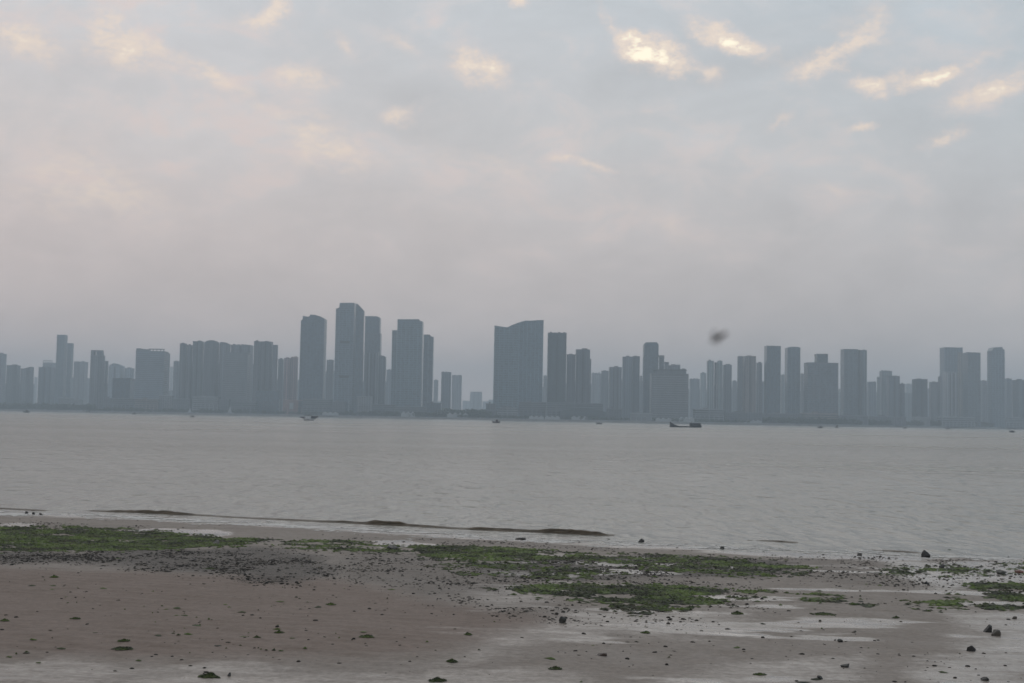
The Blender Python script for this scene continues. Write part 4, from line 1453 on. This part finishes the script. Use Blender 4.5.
sail(229.5, 406.5, 413, 5.5, 2300, 'taller white sail-shaped pavilion below the dark-sided residential tower')
sail(189.5, 408, 412, 4, 2310, 'smaller white sail-shaped pavilion left of the taller one')
sail(887, 423.2, 427, 7, 2330, 'low white sail-shaped pavilion under the spiked tower')
sail(924, 425.2, 427.6, 5, 2400, 'smallest flat white pavilion, near the right end of the far bank')


def pole(px, top, D, label):
    p1 = at(px, top, D)
    root = empty('mast', (p1[0], D, GZ))
    h = p1[2] - GZ
    MB().tube((0, 0, 0), (0, 0, h), .55, .3).build('shaft', M['white'], root)
    MB().box(-1.4, 1.4, -.4, .4, h + .003, h + .6).build('lamp_head', M['paint'], root, color=GREY)
    MB().box(-1, 1, -1, 1, .003, .9).build('base', M['concrete'], root)
    tag(root, label, 'mast', 'tall masts on the far bank')


pole(279.5, 399.5, 2280, 'pale tall mast right of the dark bulky block')
pole(349, 400, 2230, 'pale tall mast at the foot of the tallest tower')
pole(45.2, 396, 2520, 'thin mast above the trees at the far left')

# sign panel on the reddish hall
q = at(291.5, 402.8, 2296)
root = empty('sign_panel', (q[0], 2296, GZ))
MB().box(-3.4, 3.4, 0, .6, at(291.5, 409, 2296)[2] - GZ, q[2] - GZ).build('panel', M['white'], root)
MB().box(-.3, .3, .1, .5, 0, at(291.5, 409, 2296)[2] - GZ - .004).build('leg', M['paint'], root, color=GREY)
tag(root, 'pale sign panel standing before the reddish low hall', 'sign')

# trees of the far bank: one mass, too far to tell apart
mt, gg, bs, out = newmat('far foliage')
t = gg.n('ShaderNodeTexCoord')
n = gg.noise(t.outputs['Object'], .35, 5)
gg.put(bs, 'Base Color', gg.mix(n, (.018, .030, .014), (.055, .075, .032)))
gg.put(bs, 'Roughness', .8)
M['leaf'] = mt
fv, ff = [], []
tr = np.random.default_rng(3)


def tree_mass(px, D, h):
    q = at(px, px_y0(px), D)
    for _ in range(46):
        a, b, c_ = tr.normal(0, 1, 3)
        L_ = math.sqrt(a * a + b * b + c_ * c_)
        r_ = (tr.uniform(0, 1) ** .4)
        cx_, cy_, cz_ = q[0] + a / L_ * r_ * h * .55, D + b / L_ * r_ * h * .5, GZ + h * .55 + c_ / L_ * r_ * h * .45
        s_ = h * tr.uniform(.09, .18)
        i = len(fv)
        for _k in range(4):
            fv.append((cx_ + tr.normal(0, s_), cy_ + tr.normal(0, s_), cz_ + tr.normal(0, s_ * .8)))
        ff.extend([(i, i + 1, i + 2), (i, i + 2, i + 3), (i, i + 3, i + 1)])


for (a, b, hl, hh_, dens, back) in [(-20, 92, 7, 14, 1.1, 50), (92, 256, 4, 8, .45, 20), (256, 345, 4, 7, .4, 18), (345, 440, 5, 9, .7, 20), (438, 496, 9, 15, 1.1, 60), (440, 600, 3, 6, .5, 14), (600, 760, 3, 6, .45, 14), (760, 930, 6, 11, .9, 22), (930, 1045, 7, 12, 1.0, 30)]:
    n_t = int((b - a) * dens)
    for k_ in range(n_t):
        px = a + (b - a) * (k_ + tr.uniform(0, 1)) / n_t
        tree_mass(px, shoreY(px) + 12 + tr.uniform(0, back), tr.uniform(hl, hh_))
o = mesh_obj('tree_belt', fv, ff, M['leaf'])
tag(o, kind='stuff')

# ------------------------------------------------------------------ boats
M['hull'] = simple_mat('weathered hull', (0, 0, 0), .55, .4, .9, objcol=True)
M['cabin_glass'] = simple_mat('cabin glass', (.02, .025, .03), .15, .2, 1)


def hull_mb(L, B, prof, zd=-.35):
    """prof: list of (u, half-beam fraction, sheer height); u along -x(bow) .. +x(stern)"""
    rings = []
    for u, bf, z in prof:
        x = (u - .5) * L
        b = B * .5 * bf
        rings.append([(x, -b, z), (x, -b * .8, z * .35), (x, -b * .35, zd), (x, b * .35, zd), (x, b * .8, z * .35), (x, b, z)])
    return MB().loft(rings)


def on_water(px, py):
    p = flat(px, py)
    return p


def cargo_boat():
    p = on_water(685.5, 427.4)
    s = p[1] / FPX
    L = 31.5 * s
    root = empty('cargo_boat', (p[0], p[1], 0), R(1))
    hb = hull_mb(L, 4.6, [(0.0, .10, 3.6), (.05, .35, 2.9), (.12, .7, 2.0), (.25, .95, 1.0), (.5, 1, .7), (.66, 1, .8), (.85, 1, 1.4), (1.0, .8, 1.7)])
    hb.build('hull', M['hull'], root, color=(.035, .036, .038))
    x0, x1 = L * .14, L * .465
    MB().box(x0, x1, -1.9, 1.9, .9, 2.8).build('deckhouse', M['hull'], root, color=(.055, .055, .065))
    MB().box(x0 - .5, x1 + .5, -2.3, 2.3, 2.805, 3.0).build('roof', M['hull'], root, color=(.04, .045, .045))
    for k_ in range(4):
        xx = x0 + (x1 - x0) * (k_ + .3) / 4
        MB().box(xx, xx + (x1 - x0) * .13, -1.95, -1.903, 1.8, 2.5).build('window', M['cabin_glass'], root)
    MB().box(-L * .36, x0 - .4, -1.7, 1.7, .5, .84).build('hatch_cover', M['hull'], root, color=(.05, .05, .05))
    MB().tube((x0 + 1.2, 0, 3.0), (x0 + 1.2, 0, 4.4), .06).build('mast', M['hull'], root, color=(.08, .08, .08))
    MB().tube((-L * .47, 0, 3.2), (-L * .47, 0, 4.1), .08).build('bow_post', M['hull'], root, color=(.05, .05, .05))
    tag(root, 'long dark cargo boat with raised bow and stern cabin, below the striped hotel', 'boat')


def ferry():
    p = on_water(309, 420.4)
    s = p[1] / FPX
    L = 17.5 * s
    root = empty('fishing_boat', (p[0], p[1], 0), R(-2))
    hull_mb(L * .62, 3.6, [(0, .3, 2.0), (.1, .8, 1.6), (.35, 1, 1.25), (.7, 1, 1.25), (.9, .8, 1.5), (1, .4, 1.9)]).build('hull', M['hull'], root, color=(.75, .77, .78))
    hull_mb(L * .60, 3.65, [(0, .3, .3), (.1, .8, .25), (.5, 1, .2), (.9, .8, .25), (1, .4, .3)]).build('boot_stripe', M['hull'], root, color=(.02, .022, .02))
    MB().box(-L * .20, L * .12, -1.3, 1.3, 1.3, 2.9).build('cabin', M['hull'], root, color=(.7, .73, .75))
    MB().box(-L * .26, L * .16, -1.7, 1.7, 3.5, 3.75).build('canopy', M['hull'], root, color=(.04, .045, .05))
    for xx in (-L * .25, -L * .05, L * .15):
        for yy2 in (-1.55, 1.55):
            MB().tube((xx, yy2, 1.2), (xx, yy2, 3.5), .05).build('canopy_post', M['hull'], root, color=(.08, .08, .08))
    # dark overhanging net booms at both ends
    MB().prism([(-L * .52, 1.9), (-L * .30, 1.35), (-L * .22, 1.7), (-L * .30, 2.35), (-L * .46, 2.5)], -1.4, 1.4).build('bow_deck', M['hull'], root, color=(.035, .035, .05))
    MB().prism([(L * .14, 1.2), (L * .36, 1.35), (L * .52, 2.5), (L * .50, 2.9), (L * .14, 3.0)], -1.5, 1.5).build('stern_net_deck', M['hull'], root, color=(.035, .035, .05))
    MB().tube((L * .48, 0, 2.6), (L * .50, 0, 4.3), .06).build('mast', M['hull'], root, color=(.06, .06, .06))
    tag(root, 'small boat with pale hull, dark canopy and dark ends, below the curved-roof tower', 'boat')


def small_boat(px, py, wpx, label, col=(.03, .03, .032), cabin=.5, bow=1.2, flip=1):
    p = on_water(px, py)
    s = p[1] / FPX
    L = max(2.6, wpx * s * 1.15)
    k_ = L / 5.0
    root = empty('small_boat', (p[0], p[1], 0), R(4) if flip > 0 else R(176))
    root.scale = (1, 1, 1.45)
    col = shade(col, .5)
    hull_mb(L, L * .36, [(0, .1, bow * k_), (.12, .55, .8 * k_), (.4, 1, .6 * k_), (.8, 1, .62 * k_), (1, .8, .8 * k_)], -.2).build('hull', M['hull'], root, color=col)
    MB().box(-L * .05, L * .28, -L * .13, L * .13, .55 * k_, (.55 + cabin * 1.9) * k_).build('cabin', M['hull'], root, color=shade(col, 1.3))
    MB().box(-L * .10, L * .33, -L * .16, L * .16, (.555 + cabin * 1.9) * k_, (.65 + cabin * 1.9) * k_).build('roof', M['hull'], root, color=shade(col, .7))
    MB().tube((-L * .2, 0, .5 * k_), (-L * .2, 0, 1.9 * k_), .05 * k_).build('mast', M['hull'], root, color=shade(col, .8))
    MB().box(L * .46, L * .54, -.12 * k_, .12 * k_, .1 * k_, 1.1 * k_).build('outboard', M['hull'], root, color=shade(col, .6))
    tag(root, label, 'boat', 'little dark boats far out on the water')


cargo_boat()
ferry()
small_boat(26.3, 412.7, 5.0, 'little dark boat farthest left on the water')
small_boat(134, 414.4, 3.4, 'faint little boat below the beamed slab tower', col=(.06, .05, .05))
small_boat(192.3, 417.2, 3.6, 'little dark boat below the first tower of the residential wall', cabin=.3)
small_boat(496, 423.0, 6.4, 'little reddish-dark boat below the left edge of the twin-curved tower', col=(.07, .045, .045))
small_boat(599.3, 424.2, 5.0, 'little dark boat below the dark low curved hall', cabin=.25, flip=-1)
small_boat(820, 428.1, 4.6, 'little dark boat left of two below the T-shaped block', cabin=.4)
small_boat(836.6, 427.9, 3.2, 'little tall dark boat right of two below the T-shaped block', cabin=1.0, bow=1.6)
small_boat(904.8, 428.7, 3.0, 'little faint brown boat below the dark stepped block', col=(.06, .05, .05), cabin=.5)
small_boat(947.5, 429.3, 3.0, 'faint little boat below the tall grey pair', col=(.07, .06, .06), cabin=.2)
small_boat(1011.8, 432.4, 4.6, 'little dark boat near the right edge of the picture', cabin=.3)


# ------------------------------------------------------------------ the out-of-focus insect close to the lens
def insect():
    D = .8
    c_ = at(716.5, 338.5, D)
    root = empty('flying_insect', tuple(c_))
    root.rotation_euler = (R(10), R(32), R(160))
    root.scale = (.60, .55, .55)
    M['chitin'] = simple_mat('insect body', (.025, .022, .022), .4, .3, 200)
    mtw, gw, bw, ow = newmat('insect wing')
    gw.put(bw, 'Base Color', (.12, .11, .10, 1))
    gw.put(bw, 'Roughness', .3)
    gw.put(bw, 'Alpha', .45)

    def ell(name, cx_, cz_, rx, ry, rz, par, mat='chitin'):
        rings = []
        for k_ in range(1, 9):
            a = math.pi * k_ / 9
            rings.append([(cx_ - rx * math.cos(a), ry * math.sin(a) * math.cos(b2), cz_ + rz * math.sin(a) * math.sin(b2)) for b2 in np.linspace(0, 2 * math.pi, 12, endpoint=False)])
        return MB().loft(rings).build(name, M[mat], par, smooth=True)
    ell('thorax', 0, 0, .0036, .003, .003, root)
    ell('abdomen', -.0072, -.0005, .0056, .0028, .0028, root)
    h = ell('head', .0050, 0, .0020, .0022, .0020, root)
    for sy in (-1, 1):
        rings = []
        for u in np.linspace(.02, 1, 9):
            w_ = .0028 * math.sin(math.pi * min(.97, u * .9 + .08)) + .0002
            cy = sy * u * .010
            cx_ = .001 - .004 * u
            z_ = .0025 + .004 * u
            rings.append([(cx_ - w_, cy, z_), (cx_, cy, z_ + .00012), (cx_ + w_, cy, z_), (cx_, cy, z_ - .00012)])
        MB().loft(rings).build('wing', mtw, root)
        for k_ in range(3):
            MB().tube((.002 - .002 * k_, sy * .002, -.002), (.003 - .004 * k_, sy * .0045, -.006), .0003, .0002, 5).build('leg', M['chitin'], root)
    tag(root, 'small dark blurred insect flying in front of the hazy sky', 'insect')


insect()

# ------------------------------------------------------------------ haze
HAZE = 3.0e-4
mt = bpy.data.materials.new('haze')
mt.use_nodes = True
mt.node_tree.nodes.clear()
gg = G(mt.node_tree)
vol = gg.n('ShaderNodeVolumePrincipled', ins={'Color': (.77, .90, 1.0, 1), 'Density': HAZE, 'Anisotropy': .0})
out = gg.n('ShaderNodeOutputMaterial', ins={'Volume': vol.outputs[0]})
o = MB().box(-3450, 3450, -140, 6600, -6, 262).build('haze', mt)
tag(o, kind='stuff')
